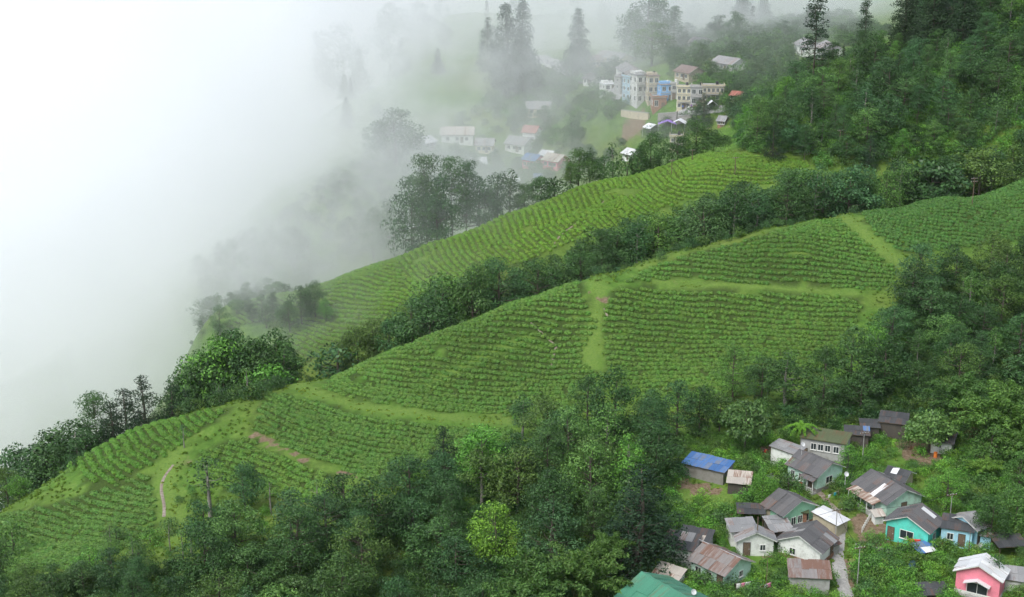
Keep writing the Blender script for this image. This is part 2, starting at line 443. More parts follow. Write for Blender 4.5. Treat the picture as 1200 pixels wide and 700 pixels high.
proto_frond('tree_fern', 4.0, 13, 2.4)

# ------------------------------------------------------------------ planting
N_PLANTED = {}
OCC = []                                     # (x, y, radius) already taken by houses
def plant(kind, x, y, h, tint=(1, 1, 1), label=None, group=None, wide=1.0, var=None, name=None, sink=0.15, z=None, cat=None):
    pv = PROTO[kind]; i = N_PLANTED.get(kind, 0); N_PLANTED[kind] = i + 1
    tr, cr, ph = pv[(i if var is None else var) % len(pv)]
    s = h / ph
    e = thing(name or kind, label or ('green ' + kind.replace('_', ' ')), cat or ('bush' if kind == 'bush' else 'bamboo' if kind == 'bamboo_clump' else 'tree'), (x, y, (hz(x, y) if z is None else z) - sink), random.uniform(0, 6.283), group)
    e.scale = (s * wide, s * wide, s)
    a = bpy.data.objects.new('culms' if kind == 'bamboo_clump' else 'stem' if kind == 'bush' else 'trunk', tr); COL.objects.link(a); a.parent = e
    b = bpy.data.objects.new('crown', cr); COL.objects.link(b); b.parent = e
    v = random.uniform(0.88, 1.14)
    b['tint'] = [float(tint[0] * v * random.uniform(0.93, 1.07)), float(tint[1] * v), float(tint[2] * v * random.uniform(0.9, 1.1))]
    return e
def in_poly(u, v, poly):
    c = False; j = len(poly) - 1
    for i in range(len(poly)):
        (xi, yi), (xj, yj) = poly[i], poly[j]
        if (yi > v) != (yj > v) and u < (xj - xi) * (v - yi) / (yj - yi) + xi: c = not c
        j = i
    return c
# ------------------------------------------------------------------ tea fields
def proto_tea(n_var):
    out = []
    for k in range(n_var):
        n = 84; d = sphere_dirs(n); d[:, 2] = np.abs(d[:, 2])
        lump = 1 + 0.16 * np.sin(d @ (RNG.normal(size=3) * 3))
        C = d * np.array([0.66, 0.66, 0.62]) * lump[:, None] + RNG.normal(size=(n, 3)) * 0.04; C[:, 2] = np.minimum(C[:, 2], 0.60) + 0.12
        me1 = quads_mesh('tea_bush', C, d + np.array([0, 0, 0.5]) + RNG.normal(size=(n, 3)) * 0.45, 0.20 + 0.12 * RNG.random(n), M_TEA, 0.8)
        # woody, leafy heart of the bush below the plucking table
        bm = bmesh.new(); bm.from_mesh(me1)
        g = bmesh.ops.create_icosphere(bm, subdivisions=1, radius=0.56)
        for v in g['verts']:
            v.co.z = v.co.z * 0.85 + 0.12; v.co *= random.uniform(0.9, 1.1)
        bm.to_mesh(me1); bm.free(); out.append(me1)
    return out
TEA = proto_tea(5)
FIELDS = [  # outline in the picture, a line along one row, distance limits, tint, row spacing
 ('A', [(380,454),(400,432),(445,415),(485,401),(517,385),(550,369),(600,349),(650,331),(676,330),(684,350),(693,367),(702,381),(682,408),(678,420),(694,432),(704,455),(690,480),(620,500),(590,485),(520,481),(450,471),(410,464)], [(345,450),(385,464),(430,477),(520,488),(600,491),(700,484)], (225,280), (1,1,1), 1.5),
 ('B', [(312,458),(345,464),(430,489),(520,500),(600,502),(570,535),(480,553),(430,560),(365,538),(330,520),(296,503)], [(300,448),(345,462),(430,488),(520,499),(600,500)], (205,255), (0.95,0.97,1), 1.5),
 ('C', [(232,528),(290,512),(330,534),(380,556),(420,572),(400,592),(330,584),(262,572),(236,550)], [(220,500),(290,515),(350,540),(430,566)], (195,250), (0.98,1,0.9), 1.5),
 ('D', [(80,548),(98,525),(122,509),(165,498),(210,489),(250,478),(266,481),(238,500),(210,522),(182,540),(125,568),(98,562)], [(80,520),(120,548),(165,575)], (215,262), (0.92,1.02,0.8), 1.5),
 ('E', [(-30,690),(-30,612),(20,598),(60,592),(120,572),(172,551),(178,575),(184,602),(172,628),(130,650),(60,672)], [(40,590),(110,608),(200,622)], (185,245), (0.9,0.93,1), 1.5),
 ('G', [(728,330),(752,318),(775,308),(800,299),(850,288),(900,273),(950,259),(982,256),(1006,276),(1036,301),(1050,314),(1050,330),(1030,338),(980,335),(900,331),(850,329),(815,323),(780,326)], [(740,318),(815,325),(860,332),(960,336),(1060,344)], (258,315), (0.9,0.95,0.95), 1.5),
 ('H', [(707,402),(705,386),(712,352),(724,336),(800,339),(900,341),(990,347),(1012,356),(1000,385),(985,420),(930,450),(850,470),(800,480),(740,460),(712,428)], [(700,330),(800,345),(900,352),(1020,362)], (228,290), (1,1,0.95), 1.5),
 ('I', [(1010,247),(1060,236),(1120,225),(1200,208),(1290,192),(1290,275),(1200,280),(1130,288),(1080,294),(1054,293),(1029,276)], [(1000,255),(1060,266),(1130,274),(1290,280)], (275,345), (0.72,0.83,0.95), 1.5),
 ('J', [(250,392),(300,352),(421,307),(470,288),(480,372),(450,405),(400,417),(345,424),(333,398),(345,378),(320,370)], [(340,372),(400,385),(470,392),(520,396)], (285,352), (1.2,1.15,0.9), 1.55),
 ('K', [(470,289),(490,281),(535,259),(580,246),(655,222),(720,205),(740,255),(720,264),(650,292),(570,320),(480,373)], [(500,268),(540,300),(575,328)], (300,365), (1.28,1.2,0.9), 1.55),
 ('L', [(720,206),(760,195),(830,179),(870,180),(945,188),(950,206),(820,228),(740,256)], [(700,205),(780,225),(860,228)], (325,374), (1.25,1.18,0.9), 1.55),
]
def densify(P, step):
    P = [np.array(p[:2]) for p in P]; L = [0]
    for a, b in zip(P[:-1], P[1:]): L.append(L[-1] + np.linalg.norm(b - a))
    n = max(3, int(L[-1] / step)); s = np.linspace(0, L[-1], n)
    Q = np.stack([np.interp(s, L, [p[j] for p in P]) for j in (0, 1)], -1)
    for _ in range(30):
        Q[1:-1] = 0.5 * Q[1:-1] + 0.25 * (Q[:-2] + Q[2:])
    return Q
tea_pts = []
CREST = {}
for nm, poly, row, (ya, yb), tint, sp in FIELDS:
    base = [hit(u, v, ya - 25) for u, v in row]
    Q = densify(base, 1.0)
    e0, e1 = Q[0] - Q[min(6, len(Q) - 1)], Q[-1] - Q[-min(7, len(Q))]
    e0 /= np.linalg.norm(e0); e1 /= np.linalg.norm(e1)
    Q = np.concatenate([[Q[0] + e0 * k for k in range(30, 0, -1)], Q, [Q[-1] + e1 * k for k in range(1, 31)]])
    T = np.gradient(Q, axis=0); T /= np.linalg.norm(T, axis=1, keepdims=True); Nn = np.stack([-T[:, 1], T[:, 0]], -1)
    for k in range(-42, 44):
        O = Q + Nn * (k * sp)
        d = np.concatenate([[0], np.cumsum(np.linalg.norm(np.diff(O, axis=0), axis=1))])
        n = int(d[-1] / 0.80)
        if n < 2: continue
        s = (np.arange(n) + random.random()) * 0.80
        X = np.interp(s, d, O[:, 0]); Y = np.interp(s, d, O[:, 1])
        for x, y in zip(X, Y):
            if not (ya < y < yb): continue
            x += random.gauss(0, 0.10); y += random.gauss(0, 0.10); z = hz(x, y)
            u, v = project(x, y, z + 0.3)
            if not in_poly(u, v, poly): continue
            if mnoise.noise(Vector((x * 0.12, y * 0.12, 3.0))) > 0.60 or random.random() < 0.025: continue     # gaps where bushes died
            m = 1.0 + 0.22 * mnoise.noise(Vector((x * 0.05, y * 0.05, 9.0)))
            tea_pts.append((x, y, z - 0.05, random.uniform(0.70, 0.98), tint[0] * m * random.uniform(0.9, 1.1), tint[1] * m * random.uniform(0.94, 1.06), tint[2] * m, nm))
# keep one bush per spot (field edges overlap a little)
seen = {}; tp = []
for p in tea_pts:
    key = (round(p[0] / 0.6), round(p[1] / 0.6))
    if key in seen: continue
    seen[key] = 1; tp.append(p)
tea_pts = sorted(tp, key=lambda p: p[1])
TEACELL = {(int(p[0] // 1.4) + a, int(p[1] // 1.4) + b) for p in tea_pts for a in (-1, 0, 1) for b in (-1, 0, 1)}
WHERE = {'A': 'above the grassy track on the middle slope', 'B': 'below the grassy track on the middle slope', 'C': 'below the brown earth track', 'D': 'on the steep knoll at the ridge end', 'E': 'on the lowest slope beside the muddy trail'}
one = [p for p in tea_pts if p[7] in 'CEDB'][:300]
one_set = set(map(id, one))
for i, p in enumerate(one):
    o = bpy.data.objects.new('tea_bush', TEA[i % 5]); COL.objects.link(o)
    o.location = p[:3]; o.rotation_euler = (0, 0, random.uniform(0, 6.28)); o.scale = (p[3], p[3], p[3] * random.uniform(0.85, 1.15))
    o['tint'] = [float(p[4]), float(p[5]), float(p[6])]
    tag(o, 'low clipped tea bush in a row ' + WHERE[p[7]], 'tea bush', 'tea bushes in rows ' + WHERE[p[7]])
    if i < 5: TEA_OBJ = [o] if i == 0 else TEA_OBJ + [o]
rest = [p for p in tea_pts if id(p) not in one_set]

def scatter(name, pts, objs, label):
    """One 'stuff' object: copies of given objects on points (x, y, z, scale, r, g, b)."""
    me = bpy.data.meshes.new(name); n = len(pts)
    me.vertices.add(n); A = np.array([p[:7] for p in pts], dtype=np.float32)
    me.vertices.foreach_set('co', A[:, :3].ravel())
    for an, ty, dat in (('tint', 'FLOAT_VECTOR', A[:, 4:7]), ('rot', 'FLOAT_VECTOR', np.stack([np.zeros(n), np.zeros(n), RNG.random(n) * 6.28], -1)), ('scl', 'FLOAT', A[:, 3])):
        at = me.attributes.new(an, ty, 'POINT'); at.data.foreach_set('vector' if ty == 'FLOAT_VECTOR' else 'value', np.ascontiguousarray(dat, dtype=np.float32).ravel())
    o = bpy.data.objects.new(name, me); COL.objects.link(o)
    ng = bpy.data.node_groups.new(name + '_nodes', 'GeometryNodeTree')
    ng.interface.new_socket('Geometry', in_out='INPUT', socket_type='NodeSocketGeometry'); ng.interface.new_socket('Geometry', in_out='OUTPUT', socket_type='NodeSocketGeometry')
    N, L = ng.nodes, ng.links
    gi, go = N.new('NodeGroupInput'), N.new('NodeGroupOutput')
    ip = N.new('GeometryNodeInstanceOnPoints'); ip.inputs['Pick Instance'].default_value = True
    jn = N.new('GeometryNodeJoinGeometry')
    for ob in objs:
        oi = N.new('GeometryNodeObjectInfo'); oi.transform_space = 'ORIGINAL'; oi.inputs['Object'].default_value = ob; oi.inputs['As Instance'].default_value = True
        L.new(oi.outputs['Geometry'], jn.inputs[0])
    ri = N.new('FunctionNodeRandomValue'); ri.data_type = 'INT'
    for s in ri.inputs:
        if s.enabled and s.name == 'Max': s.default_value = len(objs) - 1
        if s.enabled and s.name == 'Min': s.default_value = 0
    rs = [s for s in ri.outputs if s.enabled][0]
    def named(nm, ty):
        a = N.new('GeometryNodeInputNamedAttribute'); a.data_type = ty; a.inputs['Name'].default_value = nm
        return [s for s in a.outputs if s.enabled][0]
    L.new(gi.outputs[0], ip.inputs['Points']); L.new(jn.outputs[0], ip.inputs['Instance']); L.new(rs, ip.inputs['Instance Index'])
    L.new(named('rot', 'FLOAT_VECTOR'), ip.inputs['Rotation']); L.new(named('scl', 'FLOAT'), ip.inputs['Scale'])
    L.new(ip.outputs[0], go.inputs[0])
    md = o.modifiers.new('scatter', 'NODES'); md.node_group = ng
    return tag(o, label, kind='stuff')
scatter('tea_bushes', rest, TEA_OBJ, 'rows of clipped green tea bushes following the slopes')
print('TEA', len(tea_pts))
# ------------------------------------------------------------------ building materials
def wall_material(name, col, stain=0.5, dirt=(0.16, 0.14, 0.11)):
    t = NT(name); p = t.coord('Object')
    n = t.noise(p, 0.9, 5, 0.7); n2 = t.noise(p, 6.0, 3)
    c = t.mix(t.ramp(n, [(0.48, (0, 0, 0)), (0.72, (stain, stain, stain))]), col, dirt)
    c = t.mix(0.35, c, t.ramp(n2, [(0.3, (0.8, 0.8, 0.8)), (0.7, (1.12, 1.12, 1.12))]), 'MULTIPLY')
    t.principled(c, 0.85, 0.2, n2, 0.25, 0.02); return t.m
def sheet_material(name, a, b, rust=0.0, rustcol=(0.16, 0.07, 0.035), rough=0.55):
    """Corrugated roofing sheets, each weathered a little differently."""
    t = NT(name); p = t.coord('Object'); oi = t.node('ShaderNodeObjectInfo')
    mp = t.node('ShaderNodeMapping'); mp.inputs['Scale'].default_value = (3.0, 0.35, 1); t.link(p, mp.inputs[0])
    ad = t.node('ShaderNodeVectorMath', operation='ADD'); t.link(mp.outputs[0], ad.inputs[0])
    cm = t.node('ShaderNodeCombineXYZ'); t.link(t.math('MULTIPLY', oi.outputs['Random'], 37.0), cm.inputs[0]); t.link(t.math('MULTIPLY', oi.outputs['Random'], 11.0), cm.inputs[1]); t.link(cm.outputs[0], ad.inputs[1])
    n = t.noise(ad.outputs[0], 1.0, 4, 0.65)
    c = t.mix(n, a, b); c = t.mix(0.8, c, t.ramp(oi.outputs['Random'], [(0, (0.72, 0.72, 0.72)), (1, (1.22, 1.2, 1.18))]), 'MULTIPLY')
    if rust:
        r = t.math('ADD', t.noise(ad.outputs[0], 0.8, 5, 0.7), t.math('MULTIPLY', t.math('SUBTRACT', oi.outputs['Random'], 0.5), 0.35))
        c = t.mix(t.ramp(r, [(0.62 - 0.3 * rust, (0, 0, 0)), (0.85 - 0.3 * rust, (0.9, 0.9, 0.9))]), c, rustcol)
    w = t.node('ShaderNodeTexWave', wave_type='BANDS', bands_direction='X'); w.inputs['Scale'].default_value = 4.0; t.link(p, w.inputs['Vector'])
    t.principled(c, rough, 0.4, w.outputs['Fac'], 0.5, 0.03); return t.m
def plain(name, col, rough=0.7, spec=0.3, var=0.15, sc=4.0):
    t = NT(name); n = t.noise(t.coord('Object'), sc, 4, 0.65)
    t.principled(t.mix(1.0, col, t.ramp(n, [(0.3, (1 - var,) * 3), (0.7, (1 + var,) * 3)]), 'MULTIPLY'), rough, spec, n, 0.2, 0.02); return t.m
def glass(name='window_glass'):
    t = NT(name); t.principled((0.03, 0.04, 0.045), 0.15, 0.6); return t.m
W = {k: wall_material('plaster_' + k, c, s) for k, c, s in (('white', (0.78, 0.80, 0.76), 0.5), ('mint', (0.54, 0.76, 0.64), 0.5), ('green', (0.34, 0.64, 0.44), 0.45), ('teal', (0.12, 0.68, 0.56), 0.35), ('skyblue', (0.42, 0.74, 0.88), 0.3),
     ('pink', (0.85, 0.26, 0.34), 0.2), ('grey', (0.42, 0.42, 0.41), 0.5), ('beige', (0.50, 0.44, 0.32), 0.5), ('cream', (0.66, 0.60, 0.42), 0.35), ('blue', (0.19, 0.42, 0.72), 0.25), ('dullblue', (0.36, 0.50, 0.58), 0.6), ('dullwhite', (0.56, 0.57, 0.55), 0.7), ('brick', (0.33, 0.17, 0.11), 0.5), ('dark', (0.09, 0.08, 0.07), 0.4), ('stone', (0.28, 0.27, 0.25), 0.6))}
R = {'slate': sheet_material('roof_dark_sheet', (0.085, 0.085, 0.09), (0.15, 0.148, 0.15), 0.12), 'grey': sheet_material('roof_grey_sheet', (0.22, 0.225, 0.23), (0.36, 0.365, 0.37), 0.25), 'rust': sheet_material('roof_rusty_sheet', (0.20, 0.185, 0.18), (0.34, 0.32, 0.31), 0.75, (0.17, 0.085, 0.055)),
     'white': sheet_material('roof_white_sheet', (0.60, 0.62, 0.64), (0.76, 0.78, 0.80), 0.05), 'green': sheet_material('roof_green_sheet', (0.050, 0.21, 0.135), (0.075, 0.27, 0.175), 0.06, rough=0.4), 'brown': sheet_material('roof_brown_sheet', (0.17, 0.125, 0.11), (0.26, 0.20, 0.18), 0.3),
     'blue': sheet_material('roof_blue_tarp', (0.05, 0.13, 0.34), (0.10, 0.24, 0.52), 0.45, (0.20, 0.20, 0.19)), 'moss': sheet_material('roof_mossy_slab', (0.06, 0.085, 0.035), (0.13, 0.15, 0.08), 0.2), 'pale': sheet_material('roof_pale_ragged', (0.42, 0.38, 0.33), (0.62, 0.58, 0.52), 0.4), 'tarp': sheet_material('roof_black_tarp', (0.03, 0.032, 0.035), (0.10, 0.105, 0.11), 0.1), 'red': sheet_material('roof_red_sheet', (0.32, 0.11, 0.09), (0.42, 0.17, 0.13), 0.2)}
M_TIMBER = plain('weathered_timber', (0.16, 0.12, 0.085), 0.85, 0.15, 0.35)
M_FRAME = plain('painted_frame', (0.72, 0.73, 0.70), 0.6)
M_DARKFRAME = plain('dark_frame', (0.10, 0.085, 0.07), 0.7)
M_GLASS = glass()
M_CONC = plain('concrete', (0.33, 0.325, 0.31), 0.9, 0.15, 0.25, 2.0)
M_METAL = plain('painted_metal', (0.60, 0.61, 0.62), 0.45, 0.5, 0.08)

def box(x0, x1, y0, y1, z0, z1):
    v = [(x, y, z) for z in (z0, z1) for y in (y0, y1) for x in (x0, x1)]
    return v, [(0, 2, 3, 1), (4, 5, 7, 6), (0, 1, 5, 4), (2, 6, 7, 3), (0, 4, 6, 2), (1, 3, 7, 5)]
def part(name, VF, mat, parent, loc=None, rot=None, label=None):
    o = link_mesh(name, VF[0], VF[1], mat, parent)
    if loc is not None: o.location = loc
    if rot is not None: o.rotation_euler = rot
    if label: o['label'] = label
    return o
_cache = {}
def cached(name, key, VF, mat, parent, loc, rot=(0, 0, 0)):
    """A part that shares its mesh with all alike parts."""
    k = (key, mat.name)
    if k not in _cache:
        me = bpy.data.meshes.new(name); me.from_pydata([tuple(v) for v in VF[0]], [], VF[1]); me.update(); me.materials.append(mat); _cache[k] = me
    o = bpy.data.objects.new(name, _cache[k]); COL.objects.link(o); o.parent = parent; o.location = loc; o.rotation_euler = rot
    return o
def window(parent, x, y, z, ang, w=0.9, h=1.0, panes=2, frame=None):
    """Window on a wall: its outside faces local direction ang (0 = +x)."""
    frame = frame or M_FRAME
    e = cached('window', ('win', w, h), merge([box(-0.02, 0.06, -w / 2 - 0.07, w / 2 + 0.07, -h / 2 - 0.07, -h / 2), box(-0.02, 0.06, -w / 2 - 0.07, w / 2 + 0.07, h / 2, h / 2 + 0.07), box(-0.02, 0.055, -w / 2 - 0.07, -w / 2, -h / 2, h / 2), box(-0.02, 0.055, w / 2, w / 2 + 0.07, -h / 2, h / 2)]), frame, parent, (x, y, z), (0, 0, ang))
    pw = w / panes
    for i in range(panes):
        cached('pane', ('pane', pw, h), box(-0.01, 0.015, -pw / 2 + 0.025, pw / 2 - 0.025, -h / 2, h / 2), M_GLASS, e, (0, -w / 2 + pw * (i + 0.5), 0))
        if i: cached('mullion', ('mul', h), box(-0.01, 0.05, -0.03, 0.03, -h / 2, h / 2), frame, e, (0, -w / 2 + pw * i, 0))
    cached('sill', ('sill', w), box(0.0, 0.14, -w / 2 - 0.1, w / 2 + 0.1, -0.05, 0.0), frame, e, (0, 0, -h / 2 - 0.075))
    return e
def door(parent, x, y, z, ang, w=0.9, h=1.95, mat=None):
    e = cached('door', ('door', w, h), box(-0.02, 0.04, -w / 2, w / 2, 0, h), mat or M_TIMBER, parent, (x, y, z), (0, 0, ang))
    cached('door_frame', ('doorf', w, h), merge([box(-0.02, 0.07, -w / 2 - 0.08, -w / 2, 0, h), box(-0.02, 0.07, w / 2, w / 2 + 0.08, 0, h), box(-0.02, 0.07, -w / 2 - 0.08, w / 2 + 0.08, h, h + 0.08)]), M_DARKFRAME, e, (0, 0, 0))
    cached('handle', ('handle',), box(0.04, 0.09, w / 2 - 0.15, w / 2 - 0.08, 0.95, 1.05), M_METAL, e, (0, 0, 0))
    return e
def sheets(roof, x0, x1, ylo, yhi, zlo, zhi, mat, rows=2, wid=0.95, odd=None):
    """Roofing sheets on one slope: eave at (ylo, zlo), upper edge at (yhi, zhi)."""
    n = max(2, round((x1 - x0) / wid)); w = (x1 - x0) / n; L = math.hypot(yhi - ylo, zhi - zlo); a = math.atan2(zhi - zlo, yhi - ylo); rows = max(1, min(rows, round(L / 1.3)))
    for j in range(rows):
        for i in range(n):
            l = L / rows + 0.10; t = (j + 0.5) / rows
            m = odd if odd is not None and random.random() < 0.10 else mat
            o = cached('roof_sheet', ('sheet', round(w, 2), round(l, 2)), box(-w / 2 - 0.03, w / 2 + 0.03, -l / 2, l / 2, 0, 0.025), m, roof,
                       (x0 + w * (i + 0.5), ylo + (yhi - ylo) * t, zlo + (zhi - zlo) * t + 0.012 + (0.03 if i % 2 else 0.0) + (0.028 if j else 0) + random.uniform(0, 0.015)), (a, 0, 0))
            o.rotation_euler = Euler((a + random.gauss(0, 0.010), random.gauss(0, 0.012), random.gauss(0, 0.014)))
            o.location.y += random.gauss(0, 0.04)
HOUSES = []
def hit_above(u, v, h, y0=150.0):
    d = ray(u, v); y = y0
    while y < 780:
        t = y / d[1]
        if ZC + d[2] * t < hz(d[0] * t, y) + h: return Vector((d[0] * t, y, hz(d[0] * t, y)))
        y += 0.25
    return Vector((d[0] * y / d[1], y, 0))
def gable_house(name, label, A, B, ridge_h, width, wall, roofm, rise=None, trim=M_FRAME, plinth=None, over=0.4, group=None, y0=150.0, wins_a=(), wins_b=(), wins_l=(), wins_r=(), doors=(), odd=None, wall_h=None, gx=0.0, up=0.0, rows=2, zb=None):
    """House with a ridge whose two ends show at picture points A and B, ridge_h above the ground.
    Local x runs A -> B, +y is to its left. wins_a / wins_b: gable ends, wins_l / wins_r: long sides; each (pos, z, w, h)."""
    a = hit_above(A[0], A[1], ridge_h, y0); b = hit_above(B[0], B[1], ridge_h, y0)
    d = (b - a); d.z = 0; L = d.length; ang = math.atan2(d.y, d.x); mid = (a + b) / 2
    zb = min(hz(mid.x + dx, mid.y + dy) for dx in (-2, 0, 2) for dy in (-2, 0, 2)) * 0.5 + hz(mid.x, mid.y) * 0.5 if zb is None else zb
    e = thing(name, label, 'house', (mid.x, mid.y, zb + up), ang, group)
    OCC.append((mid.x, mid.y, max(L, width) * 0.55)); HOUSES.append((label, mid))
    hl, hw = L / 2 - over, width / 2; rise = rise or width * 0.24; he = wall_h or ridge_h - rise
    ridge = he + rise
    V = [(-hl, -hw, -1.0), (hl, -hw, -1.0), (hl, hw, -1.0), (-hl, hw, -1.0), (-hl, -hw, he), (hl, -hw, he), (hl, hw, he), (-hl, hw, he), (-hl, 0, ridge), (hl, 0, ridge)]
    part('wall', (V, [(0, 1, 5, 4), (2, 3, 7, 6), (1, 2, 6, 9, 5), (3, 0, 4, 8, 7), (4, 5, 9, 8), (6, 7, 8, 9)]), W[wall], e)
    if plinth is not None: part('plinth', box(-hl - 0.06, hl + 0.06, -hw - 0.06, hw + 0.06, -1.05, plinth[1]), W[plinth[0]], e)
    k = rise / hw; ew = hw + over; ez = ridge - k * ew
    rf = part('roof', merge([([(-L / 2, s * ew, ez), (L / 2, s * ew, ez), (L / 2, 0, ridge), (-L / 2, 0, ridge), (-L / 2, s * ew, ez - 0.07), (L / 2, s * ew, ez - 0.07), (L / 2, 0, ridge - 0.07), (-L / 2, 0, ridge - 0.07)],
                              [(0, 1, 2, 3), (7, 6, 5, 4), (0, 4, 5, 1), (1, 5, 6, 2), (3, 2, 6, 7), (0, 3, 7, 4)]) for s in (-1, 1)]), M_TIMBER, e)
    sheets(rf, -L / 2 - 0.02, L / 2 + 0.02, -ew - 0.05, -0.02, ez, ridge, R[roofm], rows, odd=odd)
    r2 = len(rf.children)
    # the far slope, mirrored
    before = set(rf.children); sheets(rf, -L / 2 - 0.02, L / 2 + 0.02, ew + 0.05, 0.02, ez, ridge, R[roofm], rows, odd=odd)
    cached('ridge_cap', ('cap', round(L, 1)), ([(-L / 2 - .05, -0.22, -0.22 * k), (L / 2 + .05, -0.22, -0.22 * k), (L / 2 + .05, 0, 0.02), (-L / 2 - .05, 0, 0.02), (-L / 2 - .05, 0.22, -0.22 * k), (L / 2 + .05, 0.22, -0.22 * k)], [(0, 1, 2, 3), (3, 2, 5, 4)]), R[roofm], rf, (0, 0, ridge + 0.10))
    for sx in (-1, 1):      # barge boards
        for s in (-1, 1):
            part('barge_board', ([(sx * (L / 2 + 0.03), s * ew, ez - 0.10), (sx * (L / 2 + 0.03), s * ew, ez + 0.05), (sx * (L / 2 + 0.03), 0, ridge + 0.05), (sx * (L / 2 + 0.03), 0, ridge - 0.10), (sx * (L / 2), s * ew, ez - 0.10), (sx * (L / 2), s * ew, ez + 0.05), (sx * (L / 2), 0, ridge + 0.05), (sx * (L / 2), 0, ridge - 0.10)],
                 [(0, 1, 2, 3), (7, 6, 5, 4), (0, 3, 7, 4), (1, 5, 6, 2), (0, 4, 5, 1), (3, 2, 6, 7)]), trim, rf)
    for (p, z, w, h) in wins_a: window(e, -hl, p * hw, z, math.pi, w, h)
    for (p, z, w, h) in wins_b: window(e, hl, p * hw, z, 0, w, h)
    for (p, z, w, h) in wins_l: window(e, p * hl, hw, z, math.pi / 2, w, h)
    for (p, z, w, h) in wins_r: window(e, p * hl, -hw, z, -math.pi / 2, w, h)
    for (side, p) in doors:
        x, y, an = {'a': (-hl, p * hw, math.pi), 'b': (hl, p * hw, 0), 'l': (p * hl, hw, math.pi / 2), 'r': (p * hl, -hw, -math.pi / 2)}[side]
        door(e, x, y, 0.1, an)
    e['dims'] = [hl, hw, he, ridge]
    return e
def shed(name, label, u, v, w, d, h0, h1, ang, wall, roofm, cat='shed', group=None, y0=150.0, wins=(), doors=(), over=0.25, posts=False, odd=None, up=0.0, flat=False):
    """Lean-to: footprint w x d centred at picture point (u, v) on the ground, eave h0 at local -y, h1 at +y."""
    p = hit(u, v, y0)
    e = thing(name, label, cat, (p.x, p.y, p.z + up), ang, group); OCC.append((p.x, p.y, max(w, d) * 0.55))
    x, y = w / 2, d / 2
    if posts:
        for sx in (-1, 1):
            for sy in (-1, 1):
                hh = h0 if sy < 0 else h1
                part('post', tube([(sx * (x - .1), sy * (y - .1), -0.6), (sx * (x - .1) + .03, sy * (y - .1), hh)], [0.08, 0.06], 6), M_TIMBER, e)
    else:
        V = [(-x, -y, -0.8), (x, -y, -0.8), (x, y, -0.8), (-x, y, -0.8), (-x, -y, h0), (x, -y, h0), (x, y, h1), (-x, y, h1)]
        part('wall', (V, [(0, 1, 5, 4), (1, 2, 6, 5), (2, 3, 7, 6), (3, 0, 4, 7), (4, 5, 6, 7)]), W[wall], e)
    k = (h1 - h0) / d; ylo, yhi = -y - over, y + over
    z0, z1 = h0 - k * over + 0.02, h1 + k * over + 0.02
    rf = part('roof', ([(-x - over, ylo, z0 - .06), (x + over, ylo, z0 - .06), (x + over, yhi, z1 - .06), (-x - over, yhi, z1 - .06), (-x - over, ylo, z0), (x + over, ylo, z0), (x + over, yhi, z1), (-x - over, yhi, z1)],
                       [(3, 2, 1, 0), (4, 5, 6, 7), (0, 1, 5, 4), (1, 2, 6, 5), (2, 3, 7, 6), (3, 0, 4, 7)]), M_TIMBER, e)
    if roofm == 'moss': 
        part('slab', ([(-x - over - .05, ylo - .05, z0 + .004), (x + over + .05, ylo - .05, z0 + .004), (x + over + .05, yhi + .05, z1 + .004), (-x - over - .05, yhi + .05, z1 + .004), (-x - over - .05, ylo - .05, z0 + .12), (x + over + .05, ylo - .05, z0 + .12), (x + over + .05, yhi + .05, z1 + .12), (-x - over - .05, yhi + .05, z1 + .12)],
                      [(3, 2, 1, 0), (4, 5, 6, 7), (0, 1, 5, 4), (1, 2, 6, 5), (2, 3, 7, 6), (3, 0, 4, 7)]), R['moss'], rf)
    else:
        sheets(rf, -x - over, x + over, ylo, yhi, z0, z1, R[roofm], 2, odd=odd)
    for (side, q, z, ww, hh) in wins:
        window(e, *{'f': (q * x, -y, z, -math.pi / 2), 'k': (q * x, y, z, math.pi / 2), 'l': (-x, q * y, z, math.pi), 'r': (x, q * y, z, 0)}[side], ww, hh)
    for (side, q) in doors:
        X, Y, an = {'f': (q * x, -y, -math.pi / 2), 'l': (-x, q * y, math.pi), 'r': (x, q * y, 0)}[side]
        door(e, X, Y, 0.05, an, 0.85, min(1.9, h0 - 0.25))
    return e
rad = math.radians
# ------------------------------------------------------------------ houses of the near village
h1 = gable_house('long_house', 'long pale house with rusty brown tin roof near the bottom edge', (824, 633), (868, 657), 3.9, 5.6, 'mint', 'rust', wins_b=((0.25, 1.35, 0.7, 0.8),), wins_r=((-0.55, 1.3, 0.9, 0.9), (0.1, 1.3, 0.9, 0.9)), doors=(('r', 0.75),), plinth=('stone', 0.3))
h4 = gable_house('green_house', 'green gabled house with dark roof and red brick side wall', (913, 570), (940, 588), 4.6, 6.2, 'green', 'slate', wins_b=((-0.35, 1.5, 0.8, 1.1), (0.05, 1.5, 0.8, 1.1), (0.45, 1.5, 0.8, 1.1)), wins_r=((0.5, 2.0, 0.8, 0.9),), plinth=('brick', 0.9))
h5 = gable_house('grey_house', 'whitewashed house with big grey gable roof beside the concrete path', (936, 627), (957, 610), 4.2, 6.4, 'white', 'slate', wins_a=((0.3, 1.4, 0.8, 0.9),), doors=(('r', 0.5),), plinth=('brick', 0.7), odd=R['grey'])
h6 = gable_house('pale_green_house', 'pale green house with dark roof, stone base and small porch', (937, 525), (976, 543), 4.3, 5.8, 'mint', 'slate', wins_b=((-0.05, 1.5, 1.4, 1.0),), wins_r=((-0.65, 1.5, 0.7, 1.1), (-0.1, 1.5, 0.7, 1.1)), doors=(('r', 0.6),), plinth=('stone', 0.6))
h8 = gable_house('mint_house', 'mint green house with dark roof, white roof strip and a wide pale porch', (1021, 549), (1063, 575), 4.2, 6.4, 'mint', 'slate', doors=(('b', 0.0),), wins_r=((0.2, 1.5, 0.9, 1.0),), plinth=('stone', 0.35))
